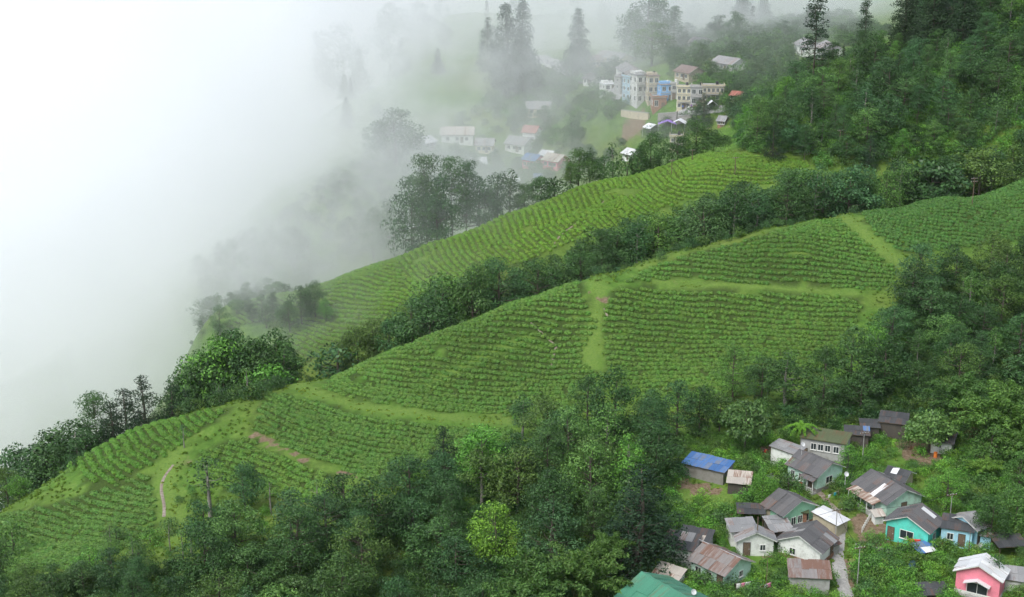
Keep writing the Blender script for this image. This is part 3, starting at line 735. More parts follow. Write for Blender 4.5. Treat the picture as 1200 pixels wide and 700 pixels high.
h10 = gable_house('teal_house', 'bright teal house with dark roof and white-framed window', (1063, 606), (1081, 588), 4.5, 6.2, 'teal', 'slate', wins_a=((0.0, 1.5, 1.9, 1.2),), doors=(('a', 0.75),), wins_r=((0.0, 1.4, 0.9, 0.9),))
h11 = gable_house('light_blue_house', 'small light blue house with grey roof partly behind a round tree', (1128, 606), (1143, 599), 3.9, 4.6, 'skyblue', 'grey', wins_a=((0.3, 1.4, 0.9, 0.9),), doors=(('r', -0.3),))
h12 = gable_house('pink_house', 'pink house with white roof and white verandah at the picture corner', (1147, 664), (1156, 648), 5.0, 5.6, 'pink', 'white', wins_a=((0.0, 1.55, 2.6, 1.4),), trim=M_FRAME, plinth=('white', 0.8))
h13 = gable_house('green_roofed_house', 'large house with bright green tin roof cut off by the bottom edge', (752, 672), (806, 700), 6.0, 9.0, 'grey', 'green', wins_a=((0.2, 2.2, 1.2, 1.2),), rise=2.0, rows=2)
h3 = gable_house('white_gabled_house', 'small white house with light grey tin roof among lean-tos', (887, 626), (883, 611), 3.8, 5.0, 'white', 'grey', wins_a=((-0.4, 1.3, 0.7, 0.8),), doors=(('a', 0.5),))
h9 = gable_house('beige_hut', 'small beige hut with dark roof and small windows behind the mint house', (1041, 546), (1068, 553), 3.2, 3.8, 'beige', 'tarp', doors=(('r', 0.4),), wins_r=((-0.3, 1.3, 0.7, 0.8),), odd=R['white'])
h18 = gable_house('white_hut', 'white hut with grey-black roof beside the umbrella-shaped tree', (1092, 503), (1122, 506), 3.2, 4.0, 'white', 'tarp', odd=R['grey'], wins_r=((-0.2, 1.3, 0.6, 0.7),))
# porch, annexes and details that belong to a house
def porch(h, x0, x1, side, depth, roofm, zlo=2.1, rail=True, deck=0.12, roof=True):
    """Verandah along local side 'r' (-y) or an end 'a' (-x)."""
    hl, hw, he, rg = h['dims']
    ang = 0 if side == 'r' else -math.pi / 2
    e = bpy.data.objects.new('porch', None)
    base = hw if side == 'r' else hl
    V, F = box(x0, x1, -base - depth, -base - 0.005, -0.6, deck)
    pr = part('porch', (V, F), M_CONC, h, rot=(0, 0, ang))
    bpy.data.objects.remove(e)
    n = max(2, round((x1 - x0) / 1.6)) if roof else -1
    for i in range(n + 1):
        x = x0 + 0.06 + (x1 - x0 - 0.12) * i / n
        cached('post', ('pp', zlo), box(-0.05, 0.05, -0.05, 0.05, 0, zlo), M_FRAME, pr, (x, -base - depth + 0.08, deck))
    if rail:
        part('railing', merge([box(x0, x1, -base - depth + 0.05, -base - depth + 0.09, deck + 0.75, deck + 0.82)] + [box(x0 + 0.1 + i * 0.16, x0 + 0.14 + i * 0.16, -base - depth + 0.055, -base - depth + 0.085, deck, deck + 0.75) for i in range(int((x1 - x0 - 0.2) / 0.16))]), M_FRAME, pr)
    if roof: part('porch_roof', ([(x0 - .2, -base - depth - .25, deck + zlo - .02), (x1 + .2, -base - depth - .25, deck + zlo - .02), (x1 + .2, -base + .02, deck + zlo + .42), (x0 - .2, -base + .02, deck + zlo + .42), (x0 - .2, -base - depth - .25, deck + zlo + .03), (x1 + .2, -base - depth - .25, deck + zlo + .03), (x1 + .2, -base + .02, deck + zlo + .47), (x0 - .2, -base + .02, deck + zlo + .47)],
                             [(3, 2, 1, 0), (4, 5, 6, 7), (0, 1, 5, 4), (1, 2, 6, 5), (2, 3, 7, 6), (3, 0, 4, 7)]), R[roofm], pr)
    return pr
porch(h8, -3.2, 2.6, 'r', 1.6, 'pale'); porch(h6, 0.6, 3.0, 'r', 1.1, 'slate'); porch(h12, -2.7, 2.7, 'a', 1.0, 'white', deck=0.5, roof=False)
part('awning', ([(-h12['dims'][0] - .9, -1.7, 2.35), (-h12['dims'][0] - .9, 0, 3.0), (-h12['dims'][0] - .9, 1.7, 2.35), (-h12['dims'][0] - .005, -1.7, 2.35), (-h12['dims'][0] - .005, 0, 3.0), (-h12['dims'][0] - .005, 1.7, 2.35), (-h12['dims'][0] - .9, -1.7, 2.25), (-h12['dims'][0] - .9, 0, 2.9), (-h12['dims'][0] - .9, 1.7, 2.25)], [(0, 1, 4, 3), (1, 2, 5, 4), (0, 6, 7, 1), (1, 7, 8, 2)]), R['white'], h12)
def roof_strip(h, x0, x1, side, mat, t0=0.12, t1=0.75):
    hl, hw, he, rg = h['dims']; k = (rg - he) / hw; s = -1 if side == 'r' else 1
    y0_, y1_ = s * hw * t0, s * hw * t1; z = 0.11
    part('roof_light', ([(x0, y0_, rg - k * abs(y0_) + z), (x1, y0_, rg - k * abs(y0_) + z), (x1, y1_, rg - k * abs(y1_) + z), (x0, y1_, rg - k * abs(y1_) + z)] + [(x0, y0_, rg - k * abs(y0_) + z + .03), (x1, y0_, rg - k * abs(y0_) + z + .03), (x1, y1_, rg - k * abs(y1_) + z + .03), (x0, y1_, rg - k * abs(y1_) + z + .03)],
                        [(3, 2, 1, 0), (4, 5, 6, 7), (0, 1, 5, 4), (1, 2, 6, 5), (2, 3, 7, 6), (3, 0, 4, 7)]), mat, h)
roof_strip(h8, 0.2, 1.1, 'r', R['white'], 0.3, 1.1); roof_strip(h10, 1.2, 2.1, 'r', R['white'], 0.15, 0.8)
roof_strip(h1, -0.6, 3.8, 'l', R['white'], 0.03, 0.14); roof_strip(h1, -4.2, -2.4, 'l', R['white'], 0.03, 0.14)
# sheds, huts and shelters
shed('white_shed', 'white shed with black patched roof left of the rusty-roofed house', 798, 655, 4.4, 3.6, 2.5, 3.1, rad(-22), 'white', 'tarp', odd=R['grey'], doors=(('r', 0.0),), wins=(('f', -0.3, 1.4, 0.8, 0.7),))
shed('dark_lean_to', 'low lean-to with patched black roof behind the rusty-roofed house', 815, 645, 4.2, 2.8, 2.3, 2.7, rad(-22), 'grey', 'tarp', odd=R['pale'])
shed('grey_lean_to', 'grey lean-to on the left of the small white gabled house', 868, 634, 3.6, 3.0, 2.3, 2.7, rad(6), 'white', 'grey', wins=(('f', -0.2, 1.3, 0.6, 0.8),))
shed('tin_lean_to', 'tin lean-to on the right of the small white gabled house', 911, 632, 3.0, 3.6, 2.2, 2.7, rad(10), 'dark', 'grey', doors=(('f', 0.1),))
shed('tin_booth', 'little tin booth with sloping grey roof before the white gabled house', 881, 646, 1.8, 1.6, 2.0, 2.6, rad(0), 'grey', 'grey')
shed('annex_hut', 'white annex with light grey roof at the end of the pale green house', 922, 544, 3.2, 4.2, 2.7, 3.1, rad(55), 'white', 'grey', wins=(('f', 0.2, 1.4, 0.6, 1.1),))
shed('flat_roofed_house', 'flat mossy-roofed house with grid windows behind the pale green house', 966, 536, 7.0, 4.4, 3.7, 3.8, rad(-24), 'grey', 'moss', cat='house', wins=(('f', -0.4, 2.5, 0.8, 1.0), ('f', -0.08, 2.5, 0.8, 1.0), ('f', 0.24, 2.5, 0.8, 1.0), ('f', 0.62, 2.5, 0.8, 1.0)), doors=(('f', -0.8),))
shed('timber_shed', 'open timber shed with dark walls behind the flat mossy roof', 1003, 522, 3.6, 2.6, 2.4, 2.7, rad(-10), 'dark', 'tarp', odd=R['blue'])
shed('timber_store', 'rickety timber store right of the flat mossy-roofed house', 1018, 512, 2.8, 2.4, 2.2, 2.5, rad(-8), 'dark', 'tarp')
shed('rusty_hut', 'small beige hut with mossy rusty roof between green and grey houses', 913, 612, 3.8, 2.8, 2.6, 2.9, rad(-12), 'beige', 'rust', wins=(('f', 0.1, 1.6, 1.6, 0.8),))
shed('mossy_hut', 'low hut with mossy slab roof touching the green house', 930, 612, 3.6, 2.6, 2.3, 2.5, rad(-12), 'brick', 'moss')
shed('side_shed', 'long shed with white sheet roof beside the concrete path', 972, 622, 2.6, 4.2, 2.1, 2.6, rad(42), 'beige', 'white')
shed('patched_shed', 'low patched tin shed at the corner of the grey house', 968, 648, 2.4, 2.6, 1.7, 2.1, rad(35), 'grey', 'rust')
shed('tin_shed', 'grey tin shed with rusty roof at the bottom by the path', 947, 688, 5.2, 3.2, 2.3, 3.0, rad(-6), 'grey', 'rust', odd=R['grey'])
shed('tarp_shed', 'long stone shed under a bright blue tarpaulin roof', 829, 558, 6.8, 3.6, 2.1, 2.5, rad(-32), 'stone', 'blue', odd=R['grey'])
shed('ragged_hut', 'small hut with ragged pale sheet roof right of the blue tarpaulin', 866, 574, 3.2, 2.8, 1.7, 2.3, rad(-14), 'dark', 'pale')
shed('dark_hut', 'dark tarp-roofed hut left of the umbrella-shaped tree', 1046, 508, 4.2, 3.4, 2.5, 3.0, rad(-20), 'dark', 'tarp')
shed('blue_porch_hut', 'light blue hut wing with dark patched roof beside the light blue house', 1121, 634, 4.2, 3.6, 2.6, 3.0, rad(-22), 'skyblue', 'tarp', cat='hut', wins=(('f', -0.4, 1.4, 0.8, 0.9),), doors=(('f', 0.35),))
shed('blue_outhouse', 'tiny light blue outhouse under the round tree', 1154, 640, 1.4, 1.4, 1.9, 2.1, rad(-20), 'skyblue', 'grey', cat='outhouse')
shed('tarp_shelter', 'open shelter under a sagging black tarp right of the light blue house', 1181, 648, 4.0, 2.6, 1.7, 2.0, rad(8), 'dark', 'tarp', cat='shelter', posts=True)
shed('pole_shelter', 'dark open pole shelter behind the white gabled house', 879, 614, 3.6, 2.6, 2.3, 2.5, rad(-5), 'dark', 'tarp', cat='shelter', posts=True)
shed('pale_roof_shed', 'low shed with pale weathered roof beside the green tin roof', 783, 688, 3.6, 2.4, 1.8, 2.5, rad(-35), 'white', 'pale')
shed('blue_sheet_shelter', 'little shelter with pale blue sheet roof below the teal house', 1081, 652, 2.2, 2.0, 1.2, 1.5, rad(20), 'grey', 'blue', cat='shelter', posts=True, odd=R['white'])
shed('pink_house_annex', 'low white annex behind the pink house at the picture edge', 1190, 690, 3.6, 2.6, 1.9, 2.4, rad(-15), 'white', 'grey')
shed('mud_mound_shed', 'half-buried shed with dark sheet roof left of the pink house', 1092, 699, 3.6, 2.2, 0.9, 1.3, rad(5), 'dark', 'tarp')
shed('yard_hut', 'tiny white hut with cluttered roof in the bare yard', 1028, 612, 1.3, 1.2, 1.3, 1.6, rad(10), 'white', 'pale', cat='hut')
CLOTH_ = {'black': plain('black_plastic', (0.02, 0.02, 0.022), 0.5), 'white': plain('white_plastic', (0.6, 0.6, 0.58), 0.5)}
# ------------------------------------------------------------------ upper village
def block(name, label, u0, u1, vb, vt, depth, wall, storeys, ang=0.0, roof='slab', y0=400.0, cols=None, trim=None, below=4.0, glassy=True, cat='building', side=None, group='upper village buildings'):
    """Flat-roofed block whose front spans picture columns u0..u1, with its foot at row vb and its top at row vt."""
    p = hit((u0 + u1) / 2, vb, y0); w_ = (p.y * CF[1] + (p.z - ZC) * CF[2]); m = w_ / FPX
    w = (u1 - u0) * m / max(0.5, math.cos(ang)); h = (vb - vt) * m * 1.02
    e = thing(name, label, cat, (p.x, p.y, p.z), ang, group); OCC.append((p.x, p.y + depth / 2, max(w, depth) * 0.6))
    x = w / 2
    part('wall', box(-x, x, 0, depth, -below, h), W[wall], e)
    sh = h / storeys; cols = cols or max(1, round(w / 2.4))
    for s in range(storeys):
        if s: part('ledge', box(-x - .12, x + .12, -0.18, 0.0 - 0.003, s * sh - .12, s * sh + .02), M_CONC, e)
        for c in range(cols):
            xx = -x + w * (c + 0.5) / cols
            if s == 0 and c == cols // 2 and storeys < 4: door(e, xx, 0, 0.0, -math.pi / 2, 1.0, min(2.1, sh * 0.8))
            else: window(e, xx, 0, s * sh + sh * 0.52, -math.pi / 2, min(1.2, w / cols * 0.6), sh * 0.48, 2, M_FRAME if wall != 'white' else M_DARKFRAME)
        nd = max(1, round(depth / 3.2))
        for c in range(nd):
            window(e, -x, depth * (c + 0.5) / nd, s * sh + sh * 0.52, math.pi, 1.0, sh * 0.45)
    for s_ in range(1, storeys):
        if (s_ + int(u0)) % 2 == 0:
            b_ = part('balcony', box(-x * .7, x * .7, -1.0, -.004, s_ * sh - .1, s_ * sh + .04), M_CONC, e)
            part('railing', merge([box(-x * .7, x * .7, -1.0, -.95, s_ * sh + .8, s_ * sh + .86)] + [box(-x * .7 + q * .35, -x * .7 + q * .35 + .05, -.99, -.96, s_ * sh + .04, s_ * sh + .8) for q in range(int(x * 1.4 / .35) + 1)]), M_DARKFRAME, b_)
    part('water_tank', tube([(x * .4, depth * .6, h + .17), (x * .4, depth * .6, h + 1.1), (x * .4, depth * .6, h + 1.3)], [.5, .5, .2], 10), CLOTH_['black' if int(u0) % 2 else 'white'], e)
    rf = part('roof', box(-x - .3, x + .3, -0.35, depth + .3, h + .003, h + .16), M_CONC if roof == 'slab' else R[roof], e)
    if roof == 'slab':
        part('parapet', merge([box(-x - .3, x + .3, -0.35, -0.2, h + .163, h + .7), box(-x - .3, -x - .15, -0.197, depth + .3, h + .163, h + .7), box(x + .15, x + .3, -0.197, depth + .3, h + .163, h + .7)]), W[trim or wall], rf)
    else:
        part('parapet', box(-x + .3, x - .3, depth * .4, depth - .2, h + .163, h + .9), W[wall], rf)
    return e
block('corner_building', 'small grey building at the left end of the hillside terrace', 727, 738, 106, 91, 4, 'grey', 2, rad(30), 'grey')
block('pale_blue_building', 'tall pale blue and white building, second in the hillside terrace', 738, 747, 118, 92, 5, 'dullblue', 3, rad(28))
block('white_building', 'tallest white building with flat grey roof in the hillside terrace', 746, 760, 121, 89, 6, 'dullwhite', 3, rad(24), 'grey')
block('brown_building', 'brown building with stacked balconies in the hillside terrace', 759, 772, 121, 90, 5, 'beige', 3, rad(8), 'brown')
block('brick_building', 'low unplastered brick building under the bright blue house', 765, 781, 128, 115, 5, 'brick', 1, rad(4))
block('blue_building', 'bright blue house on the brick base in the hillside terrace', 774, 789, 119, 100, 4, 'blue', 2, rad(12), 'grey')
block('shuttered_building', 'grey sheet-walled building right of the bright blue house', 786, 793, 117, 99, 4, 'grey', 2, rad(-10))
block('beige_building', 'beige building with large windows left of the crowd', 793, 809, 128, 103, 5, 'cream', 3, rad(-6), 'slab', cols=3)
block('rounded_building', 'grey concrete building right of the beige one', 809, 824, 124, 103, 5, 'grey', 2, rad(-14))
block('long_building', 'long two-storey concrete building at the right end of the terrace', 823, 848, 119, 102, 6, 'beige', 2, rad(-4), 'slab', cols=5)
block('roadside_store', 'low white store beside the misty road', 709, 722, 106, 99, 5, 'white', 1, rad(20), 'white')
block('tower_house', 'little square house with clutter on its roof below the purple tents', 785, 799, 176, 161, 5, 'beige', 2, rad(-8), 'slab', y0=385)
# houses with pitched roofs behind and below
UV = 'scattered village houses'
def far_house(label, u0, v0, u1, v1, hgt, wid, wall, roofm, y0=400, **kw):
    return gable_house('village_house', label, (u0, v0), (u1, v1), hgt, wid, wall, roofm, y0=y0, group=UV, over=0.5, wins_r=((-0.6, 1.5, 1.1, 1.1), (0.0, 1.5, 1.1, 1.1), (0.6, 1.5, 1.1, 1.1)), wins_a=((0.0, 1.5, 1.1, 1.1),), doors=(('r', 0.3),), rows=1, **kw)
far_house('white house with grey pitched roof above the terrace', 733, 78, 747, 80, 4.5, 7, 'white', 'grey')
far_house('dark brown roofed house above the blue building', 799, 74, 818, 79, 4.5, 7, 'beige', 'brown')
far_house('white house with grey roof on the green slope right of the village tree', 842, 63, 868, 68, 4.6, 7, 'white', 'grey')
far_house('long low house with grey roof along the sports field', 706, 58, 735, 61, 4.2, 7, 'cream', 'grey')
far_house('house with dull brown roof next to the sports field', 690, 66, 706, 62, 4.2, 6, 'beige', 'brown')
far_house('dark roofed house at the top right of the village', 812, 44, 830, 43, 5.0, 7, 'grey', 'slate')
far_house('pink roofed shed at the right end of the terrace', 858, 105, 872, 105, 3.2, 4, 'beige', 'red')
far_house('brick shed with grey roof at the forest foot', 842, 135, 853, 131, 3.2, 4.5, 'brick', 'grey', y0=395)
far_house('pale house peering over the forest ridge', 942, 44, 958, 47, 5, 7, 'white', 'grey', y0=430)
far_house('second pale house peering over the forest ridge', 968, 46, 982, 52, 5, 7, 'white', 'grey', y0=430)
far_house('house with light grey roof alone on the misty slope', 616, 119, 646, 116, 4.5, 8, 'cream', 'grey')
far_house('white house with red roof in the misty village', 614, 146, 632, 147, 5.5, 7, 'white', 'red', zb=None)
far_house('yellow house with pale grey roof in the mist', 557, 159, 580, 163, 4.5, 7, 'cream', 'grey')
far_house('long pale building fading in the mist', 516, 145, 556, 150, 5, 8, 'white', 'pale')
far_house('white house with grey roof below the red-roofed one in the mist', 597, 157, 622, 162, 4.8, 8, 'white', 'grey')
far_house('dim house with white roof left in the mist', 490, 160, 505, 158, 4, 6, 'grey', 'white')
far_house('low house with white roof in the mist below the yellow one', 551, 182, 570, 185, 3.6, 6, 'white', 'white')
far_house('house with bright blue roof in the misty village', 617, 178, 634, 181, 4.5, 6, 'pink', 'blue')
far_house('pale pink house right of the blue roof in the mist', 642, 178, 662, 181, 4.5, 7, 'pink', 'pale')
far_house('white roofed house behind the blue one in the mist', 635, 175, 650, 176, 4.0, 5, 'white', 'white')
far_house('small blue roofed shed above the crest trees', 625, 203, 636, 203, 3.0, 4, 'white', 'blue')
far_house('white roofed shed left of the crest trees', 596, 206, 608, 206, 3.0, 4, 'grey', 'white')
far_house('roadside house behind the single cypress', 690, 84, 703, 86, 4.0, 6, 'white', 'slate')
far_house('white house left of the twin cypress', 577, 32, 589, 34, 4.5, 7, 'white', 'slate')
far_house('misty white house at the low slope near the tents', 735, 171, 747, 172, 3.2, 5, 'white', 'white', y0=385)
far_house('white hut showing between the crest trunks', 474, 258, 486, 257, 3.0, 4, 'white', 'white', y0=365)
# tents, retaining walls, crowd
def tent(label, u, v, w, d, mat, ang):
    p = hit(u, v, 392); e = thing('tent', label, 'tent', (p.x, p.y, p.z), ang, 'tents below the terrace')
    n = 8; V, F = [], []
    for j in range(n + 1):
        for i in range(n + 1):
            s, t = i / n * 2 - 1, j / n * 2 - 1
            V.append((s * w / 2, t * d / 2, 2.3 + 1.1 * (1 - abs(s)) - 0.25 * (1 - t * t) * abs(s)))
    for j in range(n):
        for i in range(n): F.append((j * (n + 1) + i, j * (n + 1) + i + 1, (j + 1) * (n + 1) + i + 1, (j + 1) * (n + 1) + i))
    o = part('canopy', (V, F), mat, e); sm = o.modifiers.new('thick', 'SOLIDIFY'); sm.thickness = 0.04
    for sx in (-1, 1):
        for sy in (-1, 1): part('pole', tube([(sx * w / 2 * .96, sy * d / 2 * .96, -0.8), (sx * w / 2 * .96, sy * d / 2 * .96, 2.3)], [0.05, 0.05], 6), M_METAL, e)
M_PURPLE = plain('purple_canvas', (0.33, 0.20, 0.62), 0.8, 0.2, 0.1); M_CANVAS = plain('white_canvas', (0.74, 0.76, 0.80), 0.8, 0.2, 0.08)
tent('white canvas tent at the left below the terrace', 764, 157, 5, 4, M_CANVAS, rad(35))
tent('purple canvas tent in the middle below the terrace', 782, 153, 6, 4, M_PURPLE, rad(-8))
tent('white canvas tent at the right below the terrace', 796, 152, 4.5, 4, M_CANVAS, rad(-18))
tent('small white awning beside the crowd', 834, 130, 3, 2.5, M_CANVAS, rad(5))
def stone_wall(label, u0, v0, u1, v1, h, name='retaining_wall', wall='stone', y0=385):
    a, b = hit(u0, v0, y0), hit(u1, v1, y0); d = b - a; L = Vector((d.x, d.y, 0)).length
    e = thing(name, label, 'wall', (a.x, a.y, a.z), math.atan2(d.y, d.x), 'retaining walls below the terrace')
    part('wall_face', ([(0, -.4, -1.5), (L, -.4, d.z - 1.5), (L, .5, d.z - 1.5), (0, .5, -1.5), (0, -.15, h), (L, -.15, d.z + h), (L, .5, d.z + h), (0, .5, h)], [(3, 2, 1, 0), (4, 5, 6, 7), (0, 1, 5, 4), (1, 2, 6, 5), (2, 3, 7, 6), (3, 0, 4, 7)]), W[wall], e)
    part('coping', ([(-.1, -.25, h + .004), (L + .1, -.25, d.z + h + .004), (L + .1, .6, d.z + h + .004), (-.1, .6, h + .004), (-.1, -.25, h + .18), (L + .1, -.25, d.z + h + .18), (L + .1, .6, d.z + h + .18), (-.1, .6, h + .18)], [(3, 2, 1, 0), (4, 5, 6, 7), (0, 1, 5, 4), (1, 2, 6, 5), (2, 3, 7, 6), (3, 0, 4, 7)]), M_CONC, e)
stone_wall('grey retaining wall left below the brick building', 771, 145, 793, 143, 3.2)
stone_wall('grey retaining wall right below the beige building', 794, 146, 810, 144, 2.6)
stone_wall('long brown terrace wall on the bare slope', 728, 136, 760, 140, 2.0, wall='beige')

M_SKIN = plain('skin', (0.30, 0.17, 0.11), 0.6); M_HAIR = plain('hair', (0.015, 0.012, 0.01), 0.6); M_TROUSER = plain('dark_trousers', (0.05, 0.05, 0.07), 0.9)
CLOTH = {k: plain('cloth_' + k, c, 0.9, 0.15, 0.12) for k, c in (('red', (0.60, 0.04, 0.04)), ('white', (0.75, 0.75, 0.73)), ('blue', (0.06, 0.16, 0.55)), ('pink', (0.72, 0.25, 0.38)), ('orange', (0.75, 0.22, 0.05)), ('purple', (0.25, 0.08, 0.35)), ('yellow', (0.75, 0.52, 0.06)), ('teal', (0.05, 0.35, 0.38)), ('black', (0.03, 0.03, 0.035)))}
def person_mesh(cl, stride=0.0):
    bm_v = [((0, 0, .95), .15), ((0, 0, 1.18), .16), ((0, 0, 1.38), .17), ((0, 0, 1.50), .06), ((0, .01, 1.60), .095), ((0, 0, 1.70), .085),
            ((.10, stride * .5, .90), .10), ((.11, stride, .48), .07), ((.11, stride * .9 - .02, .09), .05), ((.12, stride * .9 + .12, .04), .04),
            ((-.10, -stride * .5, .90), .10), ((-.11, -stride, .48), .07), ((-.11, -stride * 1.3 - .02, .09), .05), ((-.12, -stride * 1.3 + .12, .04), .04),
            ((.20, 0, 1.40), .07), ((.27, -stride * .5, 1.14), .05), ((.27, .08 + stride * .4, .90), .038), ((.27, .1 + stride * .4, .80), .04),
            ((-.20, 0, 1.40), .07), ((-.27, stride * .5, 1.14), .05), ((-.27, .08 - stride * .4, .90), .038), ((-.27, .1 - stride * .4, .80), .04)]
    E = [(0, 1), (1, 2), (2, 3), (3, 4), (4, 5), (0, 6), (6, 7), (7, 8), (8, 9), (0, 10), (10, 11), (11, 12), (12, 13), (2, 14), (14, 15), (15, 16), (16, 17), (2, 18), (18, 19), (19, 20), (20, 21)]
    me = bpy.data.meshes.new('body'); me.from_pydata([v for v, r in bm_v], E, []); o = bpy.data.objects.new('body', me); COL.objects.link(o)
    o.modifiers.new('skin', 'SKIN'); 
    for i, (v, r) in enumerate(bm_v): me.skin_vertices[0].data[i].radius = (r, r)
    me.skin_vertices[0].data[0].use_root = True
    o.modifiers.new('sub', 'SUBSURF').levels = 1
    dg = bpy.context.evaluated_depsgraph_get(); m2 = bpy.data.meshes.new_from_object(o.evaluated_get(dg)); bpy.data.objects.remove(o)
    m2.materials.clear()
    for m in (M_TROUSER, CLOTH[cl], M_SKIN, M_HAIR): m2.materials.append(m)
    for p in m2.polygons:
        z = p.center.z; ax = abs(p.center.x)
        p.material_index = 3 if z > 1.66 or (z > 1.56 and p.center.y < -0.02) else 2 if z > 1.46 or (ax > .2 and z < 1.0 and z > .7) else 1 if z > .95 else 0
        p.use_smooth = True
    return m2
def person(label, u, v, cl, rz, y0=150.0, stride=0.12, group=None):
    p = hit(u, v, y0); key = ('person', cl, stride)
    if key not in _cache: _cache[key] = person_mesh(cl, stride)
    o = bpy.data.objects.new('person', _cache[key]); COL.objects.link(o); o.location = (p.x, p.y, p.z + 0.02); o.rotation_euler = (0, 0, rz)
    return tag(o, label, 'person', group)
person('person in red standing at the forest edge above the blue-tarped shed', 897, 537, 'red', 0.5)
person('person in a dark red top on the lane beside the green house', 938, 576, 'red', 2.5, stride=0.2)
for i, (u, v, c, l) in enumerate(((800, 129, 'blue', 'person in blue at the left of the roadside crowd'), (804, 127, 'black', 'person in black second in the roadside crowd'), (807, 130, 'white', 'person in white at the front of the roadside crowd'), (810, 128, 'purple', 'person in purple in the middle of the roadside crowd'), (813, 129, 'red', 'person in red in the roadside crowd'),
        (816, 128, 'pink', 'person in pink at the right of the roadside crowd'), (811, 132, 'white', 'person in white nearest the retaining wall'), (819, 130, 'black', 'person in black at the right end of the crowd'))):
    person(l, u, v, c, i * 1.1, 400, 0.1, 'crowd on the village street')
person('dark-clothed person walking on the misty road', 642, 75, 'black', 0.8, 400, 0.22, 'walkers on the road')
person('person in white far along the misty road', 631, 71, 'white', 0.6, 400, 0.22, 'walkers on the road')
person('person in red on the sports field', 633, 47, 'red', 0.6, 400, 0.1)
# ------------------------------------------------------------------ trees
DARK, MID, LITE, YEL, BLUE, OLIVE, FRESH = (0.68, 0.76, 0.70), (1.05, 1.05, 1), (1.6, 1.55, 1.2), (2.5, 2.3, 1.0), (0.86, 0.98, 1.12), (1.35, 1.12, 0.8), (1.7, 1.95, 1.0)
TONE = {DARK: 'dark green', MID: 'mid green', LITE: 'light green', YEL: 'yellow-green', BLUE: 'blue-green', OLIVE: 'olive green', FRESH: 'fresh bright green'}
KINDW = {'broadleaf_tree': 'broadleaf tree', 'spreading_tree': 'spreading tree', 'slender_tree': 'slender tree', 'fine_leaf_tree': 'fine-leaved tree', 'bush': 'bush', 'large_leaf_tree': 'large-leaved tree',
         'sapling': 'young tree', 'conifer_tree': 'conifer', 'cypress_tree': 'columnar cypress', 'pine_tree': 'sparse tall pine', 'bamboo_clump': 'arching bamboo clump', 'tree_fern': 'tree fern', 'airy_tree': 'airy open-crowned tree'}
PLANTED = []
def plant_uy(kind, u, y, vtop, tint=MID, label=None, group=None, wide=1.0, **kw):
    """Plant at ground distance y in picture column u, tall enough for its top to reach picture row vtop."""
    x, _, zt = at_y(u, vtop, y); h = max(1.2, zt - hz(x, y) + 0.15)
    e = plant(kind, x, y, h, tint, label, group, wide, **kw)
    PLANTED.append((x, y)); return e
def plant_px(kind, u, v, vtop, tint=MID, label=None, group=None, wide=1.0, y0=150.0, **kw):
    p = hit(u, v, y0); return plant_uy(kind, u, p.y, vtop, tint, label, group, wide, **kw)
POOL = []          # forest trees whose label is worked out once all of them stand
KEEP = []          # picture boxes that trees of the forest must leave open: (u0, v0, u1, v1, distance)
def zone(poly, yr, n, kinds, hr, sp, tints, place, group, wide=(0.85, 1.2), xr=(-160, 260)):
    pts = []; tries = 0; cnt = 0
    ks = [k for k, w in kinds for _ in range(w)]; ts = [t for t, w in tints for _ in range(w)]
    while cnt < n and tries < n * 60:
        tries += 1
        y = random.uniform(*yr); x = random.uniform(max(xr[0], -0.40 * y), min(xr[1], 0.40 * y)); z = hz(x, y)
        u, v = project(x, y, z)
        if not in_poly(u, v, poly): continue
        if any((x - a) ** 2 + (y - b) ** 2 < sp * sp for a, b in PLANTED): continue
        k = random.choice(ks); h = random.uniform(*hr) * (0.72 if k in ('spreading_tree', 'bamboo_clump') else 0.5 if k == 'bush' else 0.6 if k == 'large_leaf_tree' else 1.0)
        ut, vt = project(x, y, z + h); r = 0.30 * (v - vt)
        if any(u + r > a and u - r < c and v > b and vt < d and y < yy for a, b, c, d, yy in KEEP): continue
        if any((x - a) ** 2 + (y - b) ** 2 < (rr + 1.5) ** 2 for a, b, rr in OCC): continue
        t = random.choice(ts)
        e = plant(k, x, y, h, t, None, group, random.uniform(*wide)); PLANTED.append((x, y)); cnt += 1
        e['label'] = ''
        POOL.append((e, k, t, h, place, u, (v + vt) / 2, group))
    return cnt

# --- trees one can pick out -------------------------------------------------
G1 = 'trees along the ridge end by the mist'
plant_uy('broadleaf_tree', 16, 262, 517, BLUE, 'pale hazy tree at the picture edge against white mist', G1, 0.8)
plant_uy('broadleaf_tree', 38, 258, 520, BLUE, 'small hazy tree second from the mist along the ridge end', G1, 0.8)
plant_uy('slender_tree', 54, 254, 503, DARK, 'narrow dark tree rising at the lower ridge end', G1, 1.6)
plant_uy('broadleaf_tree', 72, 252, 500, MID, 'round tree with dense crown on the lower ridge end', G1)
plant_uy('slender_tree', 90, 250, 490, DARK, 'upright dark tree beside the twin crowns on the ridge end', G1, 1.8)
plant_uy('airy_tree', 108, 254, 467, MID, 'open-crowned tree with light showing between its boughs on the ridge', G1, 1.0)
plant_uy('fine_leaf_tree', 98, 248, 500, BLUE, 'low pale-leaved tree under the open-crowned tree', G1)
plant_uy('conifer_tree', 128, 250, 470, DARK, 'broad dark conifer just left of the tallest one on the knoll', G1, 1.25)
plant_uy('conifer_tree', 143, 252, 455, DARK, 'dark conifer leaning on the tallest one above the knoll', G1, 1.2)
plant_uy('conifer_tree', 164, 251, 440, DARK, 'tallest dark pointed conifer standing above the tea knoll', G1, 1.2)
plant_uy('conifer_tree', 201, 256, 448, DARK, 'pointed conifer alone in the gap between knoll and ridge trees', G1, 1.1)
plant_uy('conifer_tree', 217, 257, 456, DARK, 'short conifer touching the big ridge broadleaf', G1, 1.1)
